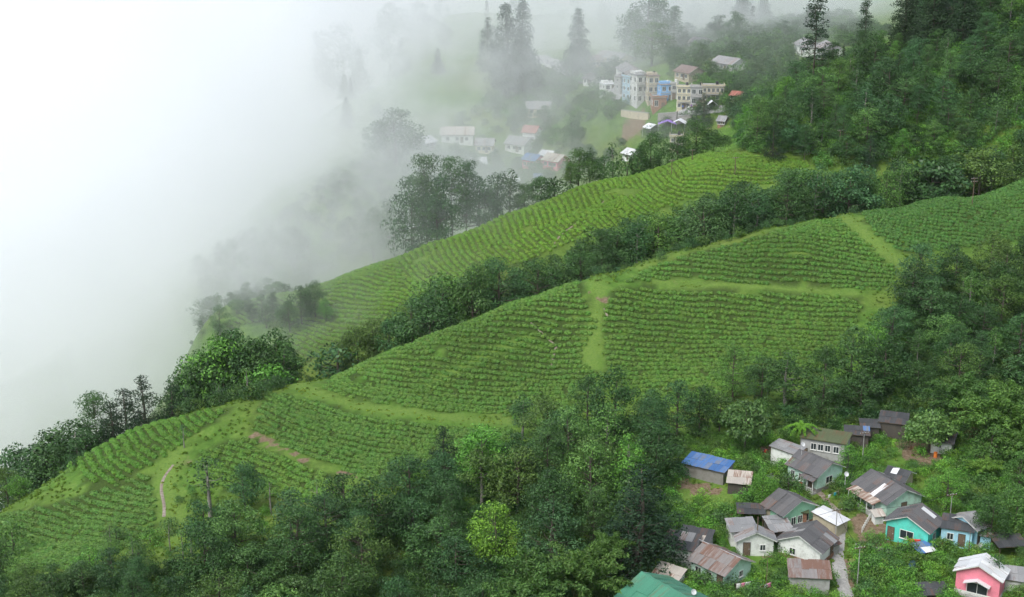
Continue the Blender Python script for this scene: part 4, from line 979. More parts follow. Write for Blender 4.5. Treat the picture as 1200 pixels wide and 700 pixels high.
plant_px('bush', 84, 548, 533, DARK, 'small round bush at the low corner of the tea knoll', None)
plant_uy('broadleaf_tree', 20, 226, 556, FRESH, 'leafy fresh green tree at the foot of the knoll by the picture edge', None, 1.1)
plant_uy('fine_leaf_tree', 5, 230, 545, OLIVE, 'olive tree cut off by the picture edge below the mist', None)
plant_uy('broadleaf_tree', 228, 262, 420, MID, 'leafy broadleaf at the low end of the ridge grove', None, 0.95)
plant_uy('broadleaf_tree', 252, 265, 392, FRESH, 'big light green broadleaf in the ridge grove', None, 0.9)
plant_uy('broadleaf_tree', 275, 268, 384, DARK, 'tallest dark tree of the ridge grove', None, 0.8)
plant_uy('broadleaf_tree', 300, 266, 398, MID, 'round crowned tree in the middle of the ridge grove', None, 0.9)
plant_uy('broadleaf_tree', 322, 268, 384, DARK, 'dark tree at the high end of the ridge grove', None, 0.75)
plant_uy('slender_tree', 333, 267, 396, MID, 'thin tree with bare lower trunk at the high end of the ridge grove', None, 1.2)
plant_uy('fine_leaf_tree', 262, 259, 440, DARK, 'low dark tree under the ridge grove', None)
plant_uy('bush', 310, 257, 428, FRESH, 'bright bush where the grassy track meets the ridge grove', None)
plant_uy('sapling', 288, 243, 430, LITE, 'young tree with bare stem alone on the grassy ridge', None, 1.35)
plant_uy('sapling', 256, 245, 447, LITE, 'thin sparse young tree on the ridge above the knoll', None, 0.8)
plant_px('sapling', 214, 525, 497, BLUE, 'wispy sapling in the dip beside the tea knoll', None, 1.1)
plant_px('sapling', 242, 606, 535, DARK, 'dark young tree with bare stem above the trail', None, 1.5)
plant_px('broadleaf_tree', 284, 600, 540, BLUE, 'round blue-green tree beside the dark young tree above the trail', None, 0.9)
# hollow behind the front ridge, left end
for u, y, vt, k, t, w, l in ((338, 300, 352, 'broadleaf_tree', MID, 0.9, 'small tree at the misty foot of the rear tea slope'), (352, 304, 334, 'broadleaf_tree', DARK, 0.9, 'dark round tree in the left clump on the rear tea slope'),
        (368, 306, 330, 'broadleaf_tree', MID, 0.9, 'tallest tree of the left clump on the rear tea slope'), (381, 303, 350, 'broadleaf_tree', FRESH, 0.9, 'fresh green tree at the front of the left clump on the rear slope'),
        (418, 282, 380, 'spreading_tree', OLIVE, 0.8, 'olive shrubby tree in the hollow over the grassy track'), (436, 282, 372, 'broadleaf_tree', OLIVE, 0.7, 'grey-olive tree in the hollow behind the tea crest'),
        (456, 283, 372, 'spreading_tree', BLUE, 0.9, 'grey-leaved spreading tree in the hollow behind the crest'), (395, 280, 403, 'bush', BLUE, 1.3, 'grey-green bush in the hollow at the crest end')):
    plant_uy(k, u, y, vt, t, l, None, w)
# cypresses, village trees and trees in the mist
plant_uy('cypress_tree', 593, 535, 6, DARK, 'left half of the dark twin cypress beside the road', None, 0.95)
plant_uy('cypress_tree', 613, 533, 2, DARK, 'right half of the dark twin cypress beside the road', None, 0.85)
plant_uy('cypress_tree', 678, 540, 11, DARK, 'single dark cypress column standing beside the misty road', None, 0.9)
plant_uy('bush', 664, 540, 68, MID, 'bush at the foot of the single cypress', None, 1.4)
plant_uy('conifer_tree', 571, 560, 20, DARK, 'small dark pointed conifer left of the twin cypress', None, 0.8)
plant_uy('broadleaf_tree', 765, 520, 24, OLIVE, 'huge rounded village tree with a domed crown', None, 1.35)
plant_uy('broadleaf_tree', 762, 552, -14, DARK, 'very tall dark tree rising behind the domed village tree', None, 0.95)
plant_uy('airy_tree', 790, 545, 10, DARK, 'tall tree with open side branches beside the domed village tree', None, 1.0)
plant_uy('broadleaf_tree', 745, 545, 12, DARK, 'tree at the left shoulder of the domed village tree', None, 1.1)
plant_uy('spreading_tree', 722, 520, 66, DARK, 'low dark tree by the road above the terraced houses', None, 1.0)
plant_uy('broadleaf_tree', 708, 522, 72, DARK, 'dark shrub-like tree by the misty road bend', None, 1.0)
plant_uy('broadleaf_tree', 462, 455, 124, DARK, 'dark rounded tree looming alone out of the white mist', None, 1.2)
plant_uy('broadleaf_tree', 440, 462, 140, DARK, 'fainter tree beside the dark one looming out of the mist', None, 0.9)
plant_uy('cypress_tree', 870, 640, -12, DARK, 'pale misty tall tree behind the white-walled village house', None, 1.3)
plant_uy('cypress_tree', 896, 660, -8, DARK, 'faint columnar tree in the mist near the top edge', None, 1.3)
plant_uy('broadleaf_tree', 852, 640, 22, MID, 'small misty tree left of the tall misty tree', None, 0.8)
for u, y, vt, k, l in ((400, 600, 28, 'broadleaf_tree', 'ghostly round tree high in the mist'), (372, 590, 40, 'pine_tree', 'ghostly thin tree left of the round one high in the mist'), (421, 570, 55, 'conifer_tree', 'ghostly pointed tree high in the mist'),
        (470, 600, 44, 'conifer_tree', 'faint pointed tree near the top in the mist'), (455, 640, 2, 'broadleaf_tree', 'faint tree at the top edge in the mist'), (490, 660, 0, 'broadleaf_tree', 'misty tree at the top edge left of the twin cypress')):
    plant_uy(k, u, y, vt, DARK, l, None, 1.0)
plant_uy('pine_tree', 958, 430, -2, DARK, 'tallest sparse pine standing against the mist on the forest hill', None, 1.35)
plant_uy('pine_tree', 1016, 440, 2, MID, 'thin open pine right of the tallest pine on the forest hill', None, 1.2)
plant_uy('pine_tree', 989, 440, 55, DARK, 'short pine between the two tall pines on the forest hill', None, 0.8)
plant_uy('cypress_tree', 1100, 420, -40, DARK, 'huge dark tree towering over the forest hill', None, 1.1)
plant_uy('cypress_tree', 1066, 430, -25, DARK, 'dark tall tree left of the huge one on the forest hill', None, 1.1)
plant_uy('cypress_tree', 1135, 415, -30, DARK, 'dark tall tree right of the huge one on the forest hill', None, 1.0)
plant_uy('conifer_tree', 825, 452, 108, DARK, 'dark little conifer at the end of the terraced houses', None, 1.2, name='conifer_tree')
for u, y, vt, k, t, l in ((668, 358, 190, 'slender_tree', OLIVE, 'thin olive tree on the rear crest'), (678, 360, 171, 'broadleaf_tree', MID, 'round tree with a clear trunk on the rear crest'), (692, 362, 172, 'slender_tree', DARK, 'dark narrow tree on the rear crest'),
        (708, 363, 182, 'broadleaf_tree', MID, 'mid-size tree on the rear crest below the purple tents'), (718, 366, 167, 'sapling', DARK, 'dark tufted tree on the rear crest'), (735, 366, 180, 'bush', MID, 'bush at the top of the rear tea crest'),
        (764, 372, 154, 'broadleaf_tree', MID, 'broad tree on the rear crest in front of the tents'), (748, 370, 172, 'broadleaf_tree', DARK, 'dark tree left of the broad one on the rear crest'), (818, 384, 138, 'broadleaf_tree', MID, 'large leafy tree at the high end of the rear crest'), (795, 380, 158, 'broadleaf_tree', DARK, 'darker tree beside the large one at the high crest end'), (838, 386, 150, 'spreading_tree', MID, 'spreading tree where the rear crest meets the forest hill')):
    plant_uy(k, u, y, vt, t, l, 'trees on the rear crest', 0.95)
for u, y, vt, k, t, w, l in ((482, 352, 205, 'broadleaf_tree', BLUE, .7, 'misty lower tree at the left end of the tall crest group'), (500, 350, 187, 'airy_tree', MID, 0.9, 'tall airy tree of the crest group beside the mist'), (512, 348, 205, 'broadleaf_tree', BLUE, .7, 'leafy tree under the tall airy one on the crest'), (530, 352, 190, 'airy_tree', MID, 0.9, 'second tall airy tree of the crest group'),
        (545, 354, 194, 'airy_tree', BLUE, 0.9, 'third tall airy tree of the crest group, in thin mist'), (562, 356, 205, 'broadleaf_tree', BLUE, .75, 'round misty tree in the middle of the crest group'), (582, 356, 200, 'broadleaf_tree', DARK, .7, 'dark tree right of the middle in the crest group'), (598, 358, 197, 'slender_tree', DARK, 1.2, 'thin dark tree at the right of the crest group'),
        (615, 358, 214, 'broadleaf_tree', MID, .9, 'small round tree right end of the crest group'), (634, 358, 205, 'spreading_tree', MID, .9, 'spreading small tree on the rear crest'), (650, 358, 208, 'bush', DARK, 1.2, 'dark bush between the crest trees')):
    plant_uy(k, u, y, vt, t, l, 'trees on the rear crest', w)
# foreground individuals
plant_px('large_leaf_tree', 876, 532, 468, MID, 'large-leaved round tree behind the blue-tarped shed', None, 0.85)
plant_px('large_leaf_tree', 1092, 530, 482, LITE, 'pale umbrella-shaped large-leaved tree over the upper huts', None, 1.05)
plant_px('broadleaf_tree', 580, 672, 588, YEL, 'yellow-green round tree shining in the dark forest', None, 0.95)
plant_px('conifer_tree', 752, 672, 545, (0.62, 0.75, 0.72), 'very dark tall tree beside the green tin roof', None, 1.55)
plant_px('broadleaf_tree', 722, 520, 432, DARK, 'large dark tree at the upper edge of the forest', None, 0.85)
plant_px('fine_leaf_tree', 796, 520, 443, BLUE, 'blue-green dense tree left of the large-leaved tree', None, 0.85)
plant_px('broadleaf_tree', 1002, 470, 380, MID, 'big broad tree at the corner of the tea field', None, 0.9)
plant_px('fine_leaf_tree', 970, 480, 405, DARK, 'dense tree left of the big corner tree', None, 0.9)
plant_px('slender_tree', 925, 485, 410, DARK, 'tall dark narrow tree above the pale green house', None, 1.6)
plant_px('broadleaf_tree', 895, 478, 415, MID, 'leafy tree above the large-leaved round tree', None, 0.9)
plant_px('fine_leaf_tree', 862, 470, 398, LITE, 'feathery light tree rising into the tea field', None, 0.8)
plant_px('tree_fern', 940, 528, 500, FRESH, 'tree fern with spreading fronds behind the pale green house', None, 1.2)
plant_px('fine_leaf_tree', 1112, 600, 548, FRESH, 'bright green creeper-clad mound of a tree behind the teal house', None, 1.2)
plant_px('broadleaf_tree', 1167, 640, 582, DARK, 'dense round tree beside the light blue house', None, 0.9)
plant_px('sapling', 1172, 694, 648, DARK, 'small dark young tree in front of the pink house', None, 1.2)
plant_px('broadleaf_tree', 895, 600, 548, FRESH, 'leafy bright tree beside the pale sheet-roofed hut', None, 0.75)
plant_px('bush', 925, 578, 552, MID, 'round bush by the concrete yard of the pale green house', None)
plant_px('slender_tree', 996, 560, 520, FRESH, 'light green slim tree right of the pale green house', None, 1.4)
plant_px('conifer_tree', 1144, 520, 494, (2.6, 1.1, 0.9), 'rusty brown dying conifer on the slope above the houses', None, 1.5)
plant_px('broadleaf_tree', 822, 520, 452, DARK, 'dark round tree above the blue-tarped shed', None, 0.85)
plant_px('spreading_tree', 845, 508, 460, MID, 'spreading tree between the blue-tarped shed and the large-leaved tree', None, 0.8)
plant_px('broadleaf_tree', 762, 522, 455, BLUE, 'blue-green tree left of the dense one at the forest edge', None, 0.85)
plant_px('fine_leaf_tree', 690, 505, 440, DARK, 'fine-leaved dark tree at the upper forest edge', None, 0.9)
plant_px('slender_tree', 612, 515, 462, BLUE, 'slim pale tree rising from the forest edge into the tea', None, 1.3)
plant_px('conifer_tree', 520, 560, 500, DARK, 'dark pointed tree at the forest edge below the grassy track', None, 1.3)
for i_, (u, v, vt, k, t) in enumerate(((-5, 690, 630, 'broadleaf_tree', MID), (28, 705, 652, 'fine_leaf_tree', OLIVE), (60, 712, 660, 'broadleaf_tree', DARK), (95, 705, 655, 'spreading_tree', MID), (128, 700, 642, 'broadleaf_tree', BLUE), (160, 690, 632, 'fine_leaf_tree', MID), (12, 650, 612, 'bush', LITE))):
    plant_px(k, u, v, vt, t, ('leafy tree cut by the picture edge in the lower corner', 'olive tree low in the bottom corner', 'dark round tree in the bottom corner', 'spreading tree right of the dark one in the bottom corner', 'blue-green tree below the lowest tea rows', 'fine-leaved tree below the muddy trail', 'light bush in the lowest tea rows by the picture edge')[i_], None, 0.9)
for u, v, vt, w, l in ((625, 740, 655, 1.2, 'bamboo clump at the bottom of the picture centre'), (680, 720, 640, 1.1, 'bamboo clump left of the green tin roof'), (715, 690, 622, .8, 'bamboo clump directly beside the very dark tall tree'), (1172, 535, 455, 1.2, 'tall bamboo clump on the slope right of the huts'), (1130, 500, 440, 1.1, 'bamboo clump above the umbrella-shaped tree'), (1205, 560, 500, 1.2, 'bamboo clump cut by the picture edge'), (590, 760, 690, 1.0, 'low bamboo clump at the bottom edge')):
    plant_px('bamboo_clump', u, v, vt, MID, l, 'bamboo clumps', w)
# --- forests ----------------------------------------------------------------
KEEP += [(800, 528, 905, 580, 215), (890, 512, 1000, 560, 230), (780, 600, 1000, 699, 200), (890, 565, 1000, 640, 210), (985, 540, 1080, 600, 215), (1030, 585, 1115, 650, 205), (1100, 592, 1165, 640, 205), (1110, 640, 1199, 699, 190), (722, 668, 820, 700, 172), (1025, 480, 1130, 525, 235),
         (560, 586, 610, 660, 195), (735, 550, 770, 670, 178), (1075, 480, 1115, 520, 210)]
mixF = [('broadleaf_tree', 5), ('fine_leaf_tree', 3), ('spreading_tree', 2), ('slender_tree', 2), ('large_leaf_tree', 1), ('airy_tree', 2)]
toneF = [(DARK, 4), (MID, 3), (BLUE, 3), (OLIVE, 2), (LITE, 2), (FRESH, 1)]
zone([(590, 560), (640, 530), (700, 508), (790, 525), (800, 560), (775, 640), (720, 700), (640, 700), (560, 640)], (165, 235), 26, mixF, (9.5, 14), 5.4, toneF, 'in the forest between tea slope and green roof', 'forest below the tea slope')
zone([(230, 650), (330, 640), (430, 612), (560, 565), (600, 640), (560, 700), (400, 700), (240, 700)], (160, 225), 32, mixF, (8, 13), 5.2, toneF, 'in the forest below the grassy track', 'forest below the tea slope')
zone([(-60, 850), (40, 720), (130, 690), (240, 660), (400, 690), (560, 700), (700, 700), (740, 730), (760, 850)], (132, 190), 40, mixF, (6.5, 10), 5.0, toneF, 'in the forest along the bottom edge', 'forest below the tea slope')
zone([(60, 690), (120, 640), (220, 615), (320, 595), (420, 585), (520, 545), (600, 520), (600, 560), (430, 620), (240, 665)], (175, 235), 26, [('bush', 4), ('sapling', 2), ('fine_leaf_tree', 1)], (4.5, 7), 3.2, [(MID, 2), (LITE, 2), (FRESH, 1), (OLIVE, 1)], 'on the forest edge under the tea rows', 'scrub at the forest edge')
zone([(845, 492), (900, 482), (960, 480), (1000, 472), (1035, 415), (1050, 372), (1070, 350), (1120, 338), (1200, 318), (1290, 298), (1290, 470), (1150, 462), (1060, 485), (1000, 500), (930, 505)], (205, 320), 70, mixF, (8, 12.5), 5.0, toneF, 'in the wood right of the tea fields', 'wood right of the tea fields')
zone([(1120, 500), (1290, 470), (1290, 640), (1190, 640), (1150, 560)], (180, 235), 22, [('fine_leaf_tree', 3), ('bush', 3), ('broadleaf_tree', 2), ('bamboo_clump', 1)], (5, 9), 3.4, [(FRESH, 2), (LITE, 3), (MID, 2), (OLIVE, 1)], 'on the green slope right of the houses', 'scrub around the houses')
# strip of trees in the hollow behind the front crest
def strip(pts, n, kinds, tints, place, group, sp=3.6, wide=(0.8, 1.1)):
    ks = [k for k, w in kinds for _ in range(w)]; ts = [t for t, w in tints for _ in range(w)]; cnt = tries = 0
    U = [p[0] for p in pts]
    while cnt < n and tries < n * 50:
        tries += 1
        u = random.uniform(U[0], U[-1]); y = np.interp(u, U, [p[1] for p in pts]) + random.uniform(0, 1) * np.interp(u, U, [p[2] for p in pts])
        vt = np.interp(u, U, [p[3] for p in pts]) + abs(random.gauss(0, 17)) - 3
        x = at_y(u, vt, y)[0]
        if any((x - a) ** 2 + (y - b) ** 2 < sp * sp for a, b in PLANTED): continue
        k = random.choice(ks); t = random.choice(ts)
        e = plant_uy(k, u, y, vt, t, 'x', group, random.uniform(*wide)); cnt += 1
        if e.location.z < -500: continue
        POOL.append((e, k, t, e.scale.z * PROTO[k][0][2], place, u, vt + 15, group))
strip([(478, 276, 14, 330), (520, 279, 14, 318), (575, 282, 16, 302), (640, 288, 18, 296), (690, 292, 20, 276), (750, 296, 24, 248), (800, 301, 24, 236), (840, 304, 26, 220), (890, 308, 26, 206), (950, 316, 24, 192), (1010, 322, 22, 190), (1060, 328, 20, 185)], 64,
      [('broadleaf_tree', 5), ('fine_leaf_tree', 2), ('slender_tree', 2), ('airy_tree', 1)], [(DARK, 2), (MID, 4), (LITE, 2), (BLUE, 2)], 'in the hollow between the two tea slopes', 'tree belt between the tea slopes', 4.7, (0.75, 1.2))
strip([(1060, 330, 18, 190), (1120, 338, 16, 176), (1200, 345, 14, 160), (1270, 350, 14, 150)], 26, mixF, toneF, 'behind the far corner of the dark tea field', 'trees behind the dark tea field')
strip([(215, 262, 6, 420), (250, 264, 8, 400), (300, 266, 10, 395), (340, 268, 12, 388)], 12, mixF, [(DARK, 3), (MID, 2), (FRESH, 1)], 'in the ridge grove beside the mist', 'ridge grove', 2.6)
strip([(-20, 238, 10, 572), (40, 244, 8, 542), (90, 248, 8, 517), (140, 252, 8, 494), (210, 258, 8, 474)], 8, mixF, [(DARK, 3), (MID, 2), (BLUE, 2)], 'along the ridge end beside the mist', G1, 2.4)
# forest hill at the top right
zone([(858, 150), (880, 188), (960, 192), (1040, 205), (1200, 192), (1290, 185), (1290, -30), (1180, 0), (1080, 45), (1010, 85), (930, 110), (890, 128)], (352, 440), 120, [('broadleaf_tree', 5), ('fine_leaf_tree', 3), ('slender_tree', 2), ('conifer_tree', 1), ('airy_tree', 2)], (7, 14), 5.2, [(DARK, 4), (MID, 3), (BLUE, 3), (LITE, 2), (FRESH, 1)], 'on the forest hill above the tea fields', 'forest hill')
zone([(1040, -40), (1290, -90), (1290, 30), (1190, 20), (1090, 60)], (380, 470), 40, [('broadleaf_tree', 3), ('cypress_tree', 2), ('conifer_tree', 2)], (11, 18), 5, [(DARK, 4), (BLUE, 2)], 'near the misty top of the forest hill', 'forest hill')
# misty slopes
strip([(225, 298, 16, 368), (262, 300, 14, 356), (300, 303, 12, 346), (335, 304, 10, 345)], 14, mixF, [(DARK, 2), (MID, 2)], 'x', 'misty slope trees', 3.0)
strip([(232, 318, 26, 352), (262, 318, 26, 340), (300, 322, 26, 330), (340, 326, 24, 322)], 16, mixF, [(DARK, 2), (MID, 2)], 'x', 'misty slope trees', 3.5)
strip([(225, 365, 45, 300), (300, 375, 45, 262), (360, 385, 45, 250), (420, 392, 45, 236), (480, 385, 40, 225)], 44, [('broadleaf_tree', 4), ('fine_leaf_tree', 2), ('slender_tree', 2), ('pine_tree', 1)], [(DARK, 2), (MID, 2)], 'on the slope fading into the mist', 'misty slope trees', 4.5)
zone([(480, 240), (520, 170), (580, 110), (700, 108), (740, 150), (700, 200), (600, 215)], (400, 570), 40, [('bush', 4), ('broadleaf_tree', 2), ('spreading_tree', 1)], (5, 9), 5, [(MID, 3), (LITE, 1)], 'on the misty slope of the lower village', 'misty village trees', xr=(-60, 80))
zone([(860, 92), (960, 62), (980, 90), (900, 120), (850, 100), (800, 92), (820, 70)], (420, 560), 30, [('broadleaf_tree', 3), ('bush', 3)], (5, 9), 4.5, [(MID, 3), (LITE, 1)], 'between the upper village houses and the forest hill', 'upper village trees')
zone([(620, 30), (760, 28), (800, 50), (960, 30), (1000, 60), (940, 62), (860, 60), (800, 58), (720, 50)], (540, 720), 26, [('broadleaf_tree', 3), ('bush', 2), ('cypress_tree', 1)], (7, 13), 7, [(DARK, 3), (MID, 1)], 'x', 'far misty trees', xr=(60, 260))
zone([(380, 200), (420, 60), (560, 5), (820, 0), (960, 20), (940, 50), (780, 30), (620, 40), (520, 110), (440, 180)], (440, 780), 36, [('broadleaf_tree', 3), ('cypress_tree', 1), ('pine_tree', 1)], (8, 13), 7, [(DARK, 3), (MID, 1)], 'far back in the mist', 'far misty trees', xr=(-150, 200))

# labels: look and place; where several still read alike, their order in the picture
MARKS = [('the grassy track', 470, 490), ('the brown earth track', 380, 545), ('the yellow-green round tree', 580, 620), ('the very dark tall tree', 752, 610), ('the blue-tarped shed', 828, 545), ('the large-leaved round tree', 876, 500), ('the big corner tree', 1002, 425),
         ('the umbrella-shaped tree', 1092, 500), ('the trail', 190, 590), ('the right picture edge', 1195, 380), ('the tallest sparse pine', 958, 50), ('the thin open pine', 1016, 40), ('the huge dark tree', 1100, 30), ('the flat-roofed terrace', 830, 112), ('the lit grass gap', 1010, 262), ('the grass strip up the slope', 700, 330),
         ('the tea field corner', 1040, 345), ('the twin cypress', 604, 45), ('the single cypress', 678, 45), ('the domed village tree', 765, 55), ('the dark mist tree', 462, 155), ('the bottom left corner', 20, 690), ('the bottom edge', 330, 695), ('the green tin roof', 770, 690), ('the dark tea field', 1120, 250), ('the power pole', 1139, 225), ('the rear crest', 680, 215), ('the knoll', 160, 530)]
byl = {}
for e, k, t, h, place, u, v, g in POOL:
    size = 'tall ' if h > 11.5 else 'small ' if h < 6.5 else ''
    best = min(MARKS, key=lambda m: (m[1] - u) ** 2 + (m[2] - v) ** 2)
    du, dv = u - best[1], v - best[2]
    rel = ('right of' if du > 0 else 'left of') if abs(du) > abs(dv) else ('below' if dv > 0 else 'above')
    byl.setdefault((f"{size}{TONE[t]} {KINDW[k]} {rel} {best[0]}", f"trees {rel} {best[0]}"), []).append((u, e))
ORD = ['leftmost', 'second from the left', 'third from the left', 'rightmost']
for (lab, grp), es in byl.items():
    es.sort(key=lambda q: q[0])
    for i, (u, e) in enumerate(es):
        l = lab
        if len(es) == 2: l += ', ' + ('the left one', 'the right one')[i]
        elif len(es) == 3: l += ', ' + ('leftmost', 'middle one', 'rightmost')[i]
        elif len(es) == 4 and len(lab.split()) < 13: l += ', ' + ORD[i]
        e['label'] = l; e['group'] = grp
print('TREES', len(POOL))
# ------------------------------------------------------------------ tracks, trails, road and bare earth
def ribbon(name, label, px, width, mat, lift=0.05, y0=150.0, kerb=0.0, step=0.8):
    Q = densify([hit(u, v, y0) for u, v in px], step); T = np.gradient(Q, axis=0); T /= np.linalg.norm(T, axis=1, keepdims=True); N = np.stack([-T[:, 1], T[:, 0]], -1)
    V, F = [], []; cols = (-1, -0.5, 0, 0.5, 1)
    for i in range(len(Q)):
        w = width * (1 + 0.18 * mnoise.noise(Vector((Q[i][0] * .4, Q[i][1] * .4, 1)))) / 2
        for c in cols:
            q = Q[i] + N[i] * c * w; V.append((q[0], q[1], hz(q[0], q[1]) + lift - (0.12 if abs(c) == 1 else 0)))
    n = len(cols)
    for i in range(len(Q) - 1):
        for c in range(n - 1): F.append((i * n + c, (i + 1) * n + c, (i + 1) * n + c + 1, i * n + c + 1))
    o = link_mesh(name, V, F, mat, smooth=True)
    return tag(o, label, kind='structure')
t_ = NT('wet_mud'); _n = t_.noise(t_.pos(), 1.4, 4, 0.7)
t_.principled(t_.ramp(_n, [(0.35, (0.13, 0.09, 0.06)), (0.65, (0.31, 0.27, 0.22))]), 0.45, 0.5, _n, 0.4, 0.05); M_MUD = t_.m
t_ = NT('asphalt'); _n = t_.noise(t_.pos(), 0.8, 4, 0.7); t_.principled(t_.ramp(_n, [(0.3, (0.26, 0.26, 0.26)), (0.7, (0.40, 0.40, 0.39))]), 0.7, 0.3, _n, 0.2, 0.03); M_ROAD = t_.m
ribbon('path', 'narrow wet trail winding down beside the lowest tea slope', [(203, 545), (188, 557), (185, 568), (189, 580), (196, 594), (192, 606)], 0.7, M_MUD)
ribbon('path', 'short pale zigzag trail in the middle tea slope', [(652, 405), (648, 414), (643, 421), (646, 430)], 0.6, M_MUD)
ribbon('path', 'faint brown trail down the middle tea slope', [(622, 378), (634, 392), (648, 400), (652, 405)], 0.5, M_MUD, 0.03)
ribbon('path', 'pale scar of trail near the top of the grass strip', [(708, 362), (711, 370), (714, 375)], 0.5, M_MUD)
ribbon('path', 'pale trail across the rear tea slope', [(648, 288), (652, 276), (672, 266), (700, 243), (716, 230)], 0.5, M_MUD, 0.04, 300)
ribbon('path', 'concrete footpath running down between the village houses', [(985, 606), (984, 620), (981, 640), (981, 660), (986, 680), (993, 700), (1000, 720)], 2.0, M_CONC, 0.10)
ribbon('path', 'dirt lane from the footpath to the pale green house', [(985, 608), (975, 592), (962, 576), (950, 566), (935, 560), (920, 556)], 1.3, M_MUD, 0.06)
ribbon('path', 'concrete yard beside the pale green house', [(905, 555), (918, 562), (926, 568)], 3.2, M_CONC, 0.08)
ribbon('road', 'grey road crossing the misty hillside', [(560, 55), (600, 62), (622, 67), (645, 74), (672, 84), (700, 94), (722, 102), (735, 108)], 7.5, M_ROAD, 0.12, 400, step=2.0)
ribbon('road', 'village street in front of the terrace', [(790, 134), (802, 131), (818, 130), (840, 128), (858, 124)], 4.5, M_ROAD, 0.10, 400, step=1.5)
def road_parapet(label, px, off):
    Q = densify([hit(u, v, 400) for u, v in px], 2.4); T = np.gradient(Q, axis=0); T /= np.linalg.norm(T, axis=1, keepdims=True); N = np.stack([-T[:, 1], T[:, 0]], -1)
    Q = Q + N * off; e = thing('road_parapet', label, 'parapet', (Q[0][0], Q[0][1], hz(*Q[0])))
    parts = []
    for i in range(len(Q) - 1):
        a, b = Q[i], Q[i + 1]; d = b - a; L = np.linalg.norm(d); m = (a + b) / 2
        cached('parapet_block', ('pb',), box(-1.1, 1.1, -.15, .15, -.4, .7), W['white'], e, (m[0] - Q[0][0], m[1] - Q[0][1], hz(*m) - hz(*Q[0])), (0, 0, math.atan2(d[1], d[0])))
road_parapet('low whitewashed parapet along the valley side of the road', [(622, 67), (645, 74), (672, 84), (695, 92)], -3.4)
# ground cover attributes
vx = gverts; U_, V_ = [], []
wv = (vx[:, 1] * CF[1] + (vx[:, 2] - ZC) * CF[2]); wv = np.where(wv > 1, wv, 1e9)
PU = 600 + FPX * vx[:, 0] / wv; PV = 350 - FPX * (vx[:, 1] * CU[1] + (vx[:, 2] - ZC) * CU[2]) / wv
def polymask(poly, ya, yb):
    m = np.zeros(len(vx), bool); idx = np.where((vx[:, 1] > ya) & (vx[:, 1] < yb) & (PU > min(p[0] for p in poly)) & (PU < max(p[0] for p in poly)) & (PV > min(p[1] for p in poly)) & (PV < max(p[1] for p in poly)))[0]
    for i in idx: m[i] = in_poly(PU[i], PV[i], poly)
    return m
def linemask(px, w, y0=150.0):
    Q = densify([hit(u, v, y0) for u, v in px], 1.0); d = np.full(len(vx), 1e9); near = np.where((abs(vx[:, 0] - Q[:, 0].mean()) < 90) & (abs(vx[:, 1] - Q[:, 1].mean()) < 90))[0]
    d[near] = np.sqrt(((vx[near][:, None, :2] - Q[None]) ** 2).sum(-1)).min(1)
    return np.clip(1.5 - d / w, 0, 1)
earth = np.zeros(len(vx)); lush = np.zeros(len(vx))
for poly, ya, yb in (([(1004, 602), (1036, 600), (1050, 622), (1052, 642), (1012, 640), (1000, 622)], 170, 215), ([(1050, 510), (1090, 515), (1105, 540), (1080, 548), (1058, 535)], 200, 235), ([(722, 138), (740, 132), (768, 140), (768, 156), (745, 166), (726, 158)], 390, 530),
                     ([(884, 640), (900, 638), (908, 655), (890, 660)], 160, 210), ([(980, 648), (1000, 655), (1008, 690), (990, 690)], 160, 200), ([(890, 522), (925, 520), (935, 532), (900, 545)], 200, 235), ([(795, 560), (820, 566), (850, 575), (830, 582), (800, 575)], 180, 220)):
    earth[polymask(poly, ya, yb)] = 1
for px, w in (([(300, 510), (325, 523), (355, 538)], 0.9), ([(402, 552), (425, 560)], 0.9), ([(690, 345), (712, 352)], 0.6)): earth = np.maximum(earth, linemask(px, w))
for px, w in (([(320, 450), (345, 452), (385, 464), (430, 478), (520, 489), (595, 494)], 1.5), ([(985, 255), (1010, 275), (1035, 295), (1060, 310)], 2.6), ([(760, 330), (820, 333), (900, 336), (1000, 343)], 0.9), ([(700, 330), (705, 360), (690, 395), (690, 430)], 1.6), ([(330, 525), (380, 548), (430, 562)], 1.0), ([(205, 530), (190, 560), (200, 600), (215, 630)], 2.2), ([(620, 395), (560, 420), (500, 450)], 1.0), ([(0, 655), (60, 680)], 1.8)): lush = np.maximum(lush, linemask(px, w))
lush[polymask([(615, 62), (620, 35), (720, 30), (735, 52), (690, 70), (650, 72)], 500, 800)] = 1
lush[polymask([(345, 420), (340, 372), (470, 285), (600, 245), (830, 178), (950, 188), (950, 210), (720, 268), (560, 325), (470, 410)], 285, 372)] = 0.3
lush[polymask([(800, 575), (850, 560), (880, 575), (860, 600), (800, 600)], 180, 220)] = 0.9
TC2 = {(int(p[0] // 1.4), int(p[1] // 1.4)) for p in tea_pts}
soil = np.array([1.0 if (150 < a[1] < 380 and (int(a[0] // 1.4), int(a[1] // 1.4)) in TC2) else 0.0 for a in vx]) * (1 - np.clip(lush * 1.2, 0, 1))  # mask under the tea bushes for litter plus painted row-gap shade
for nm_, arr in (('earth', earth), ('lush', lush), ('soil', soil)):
    at = ground.data.attributes.new(nm_, 'FLOAT', 'POINT'); at.data.foreach_set('value', arr.astype(np.float32))

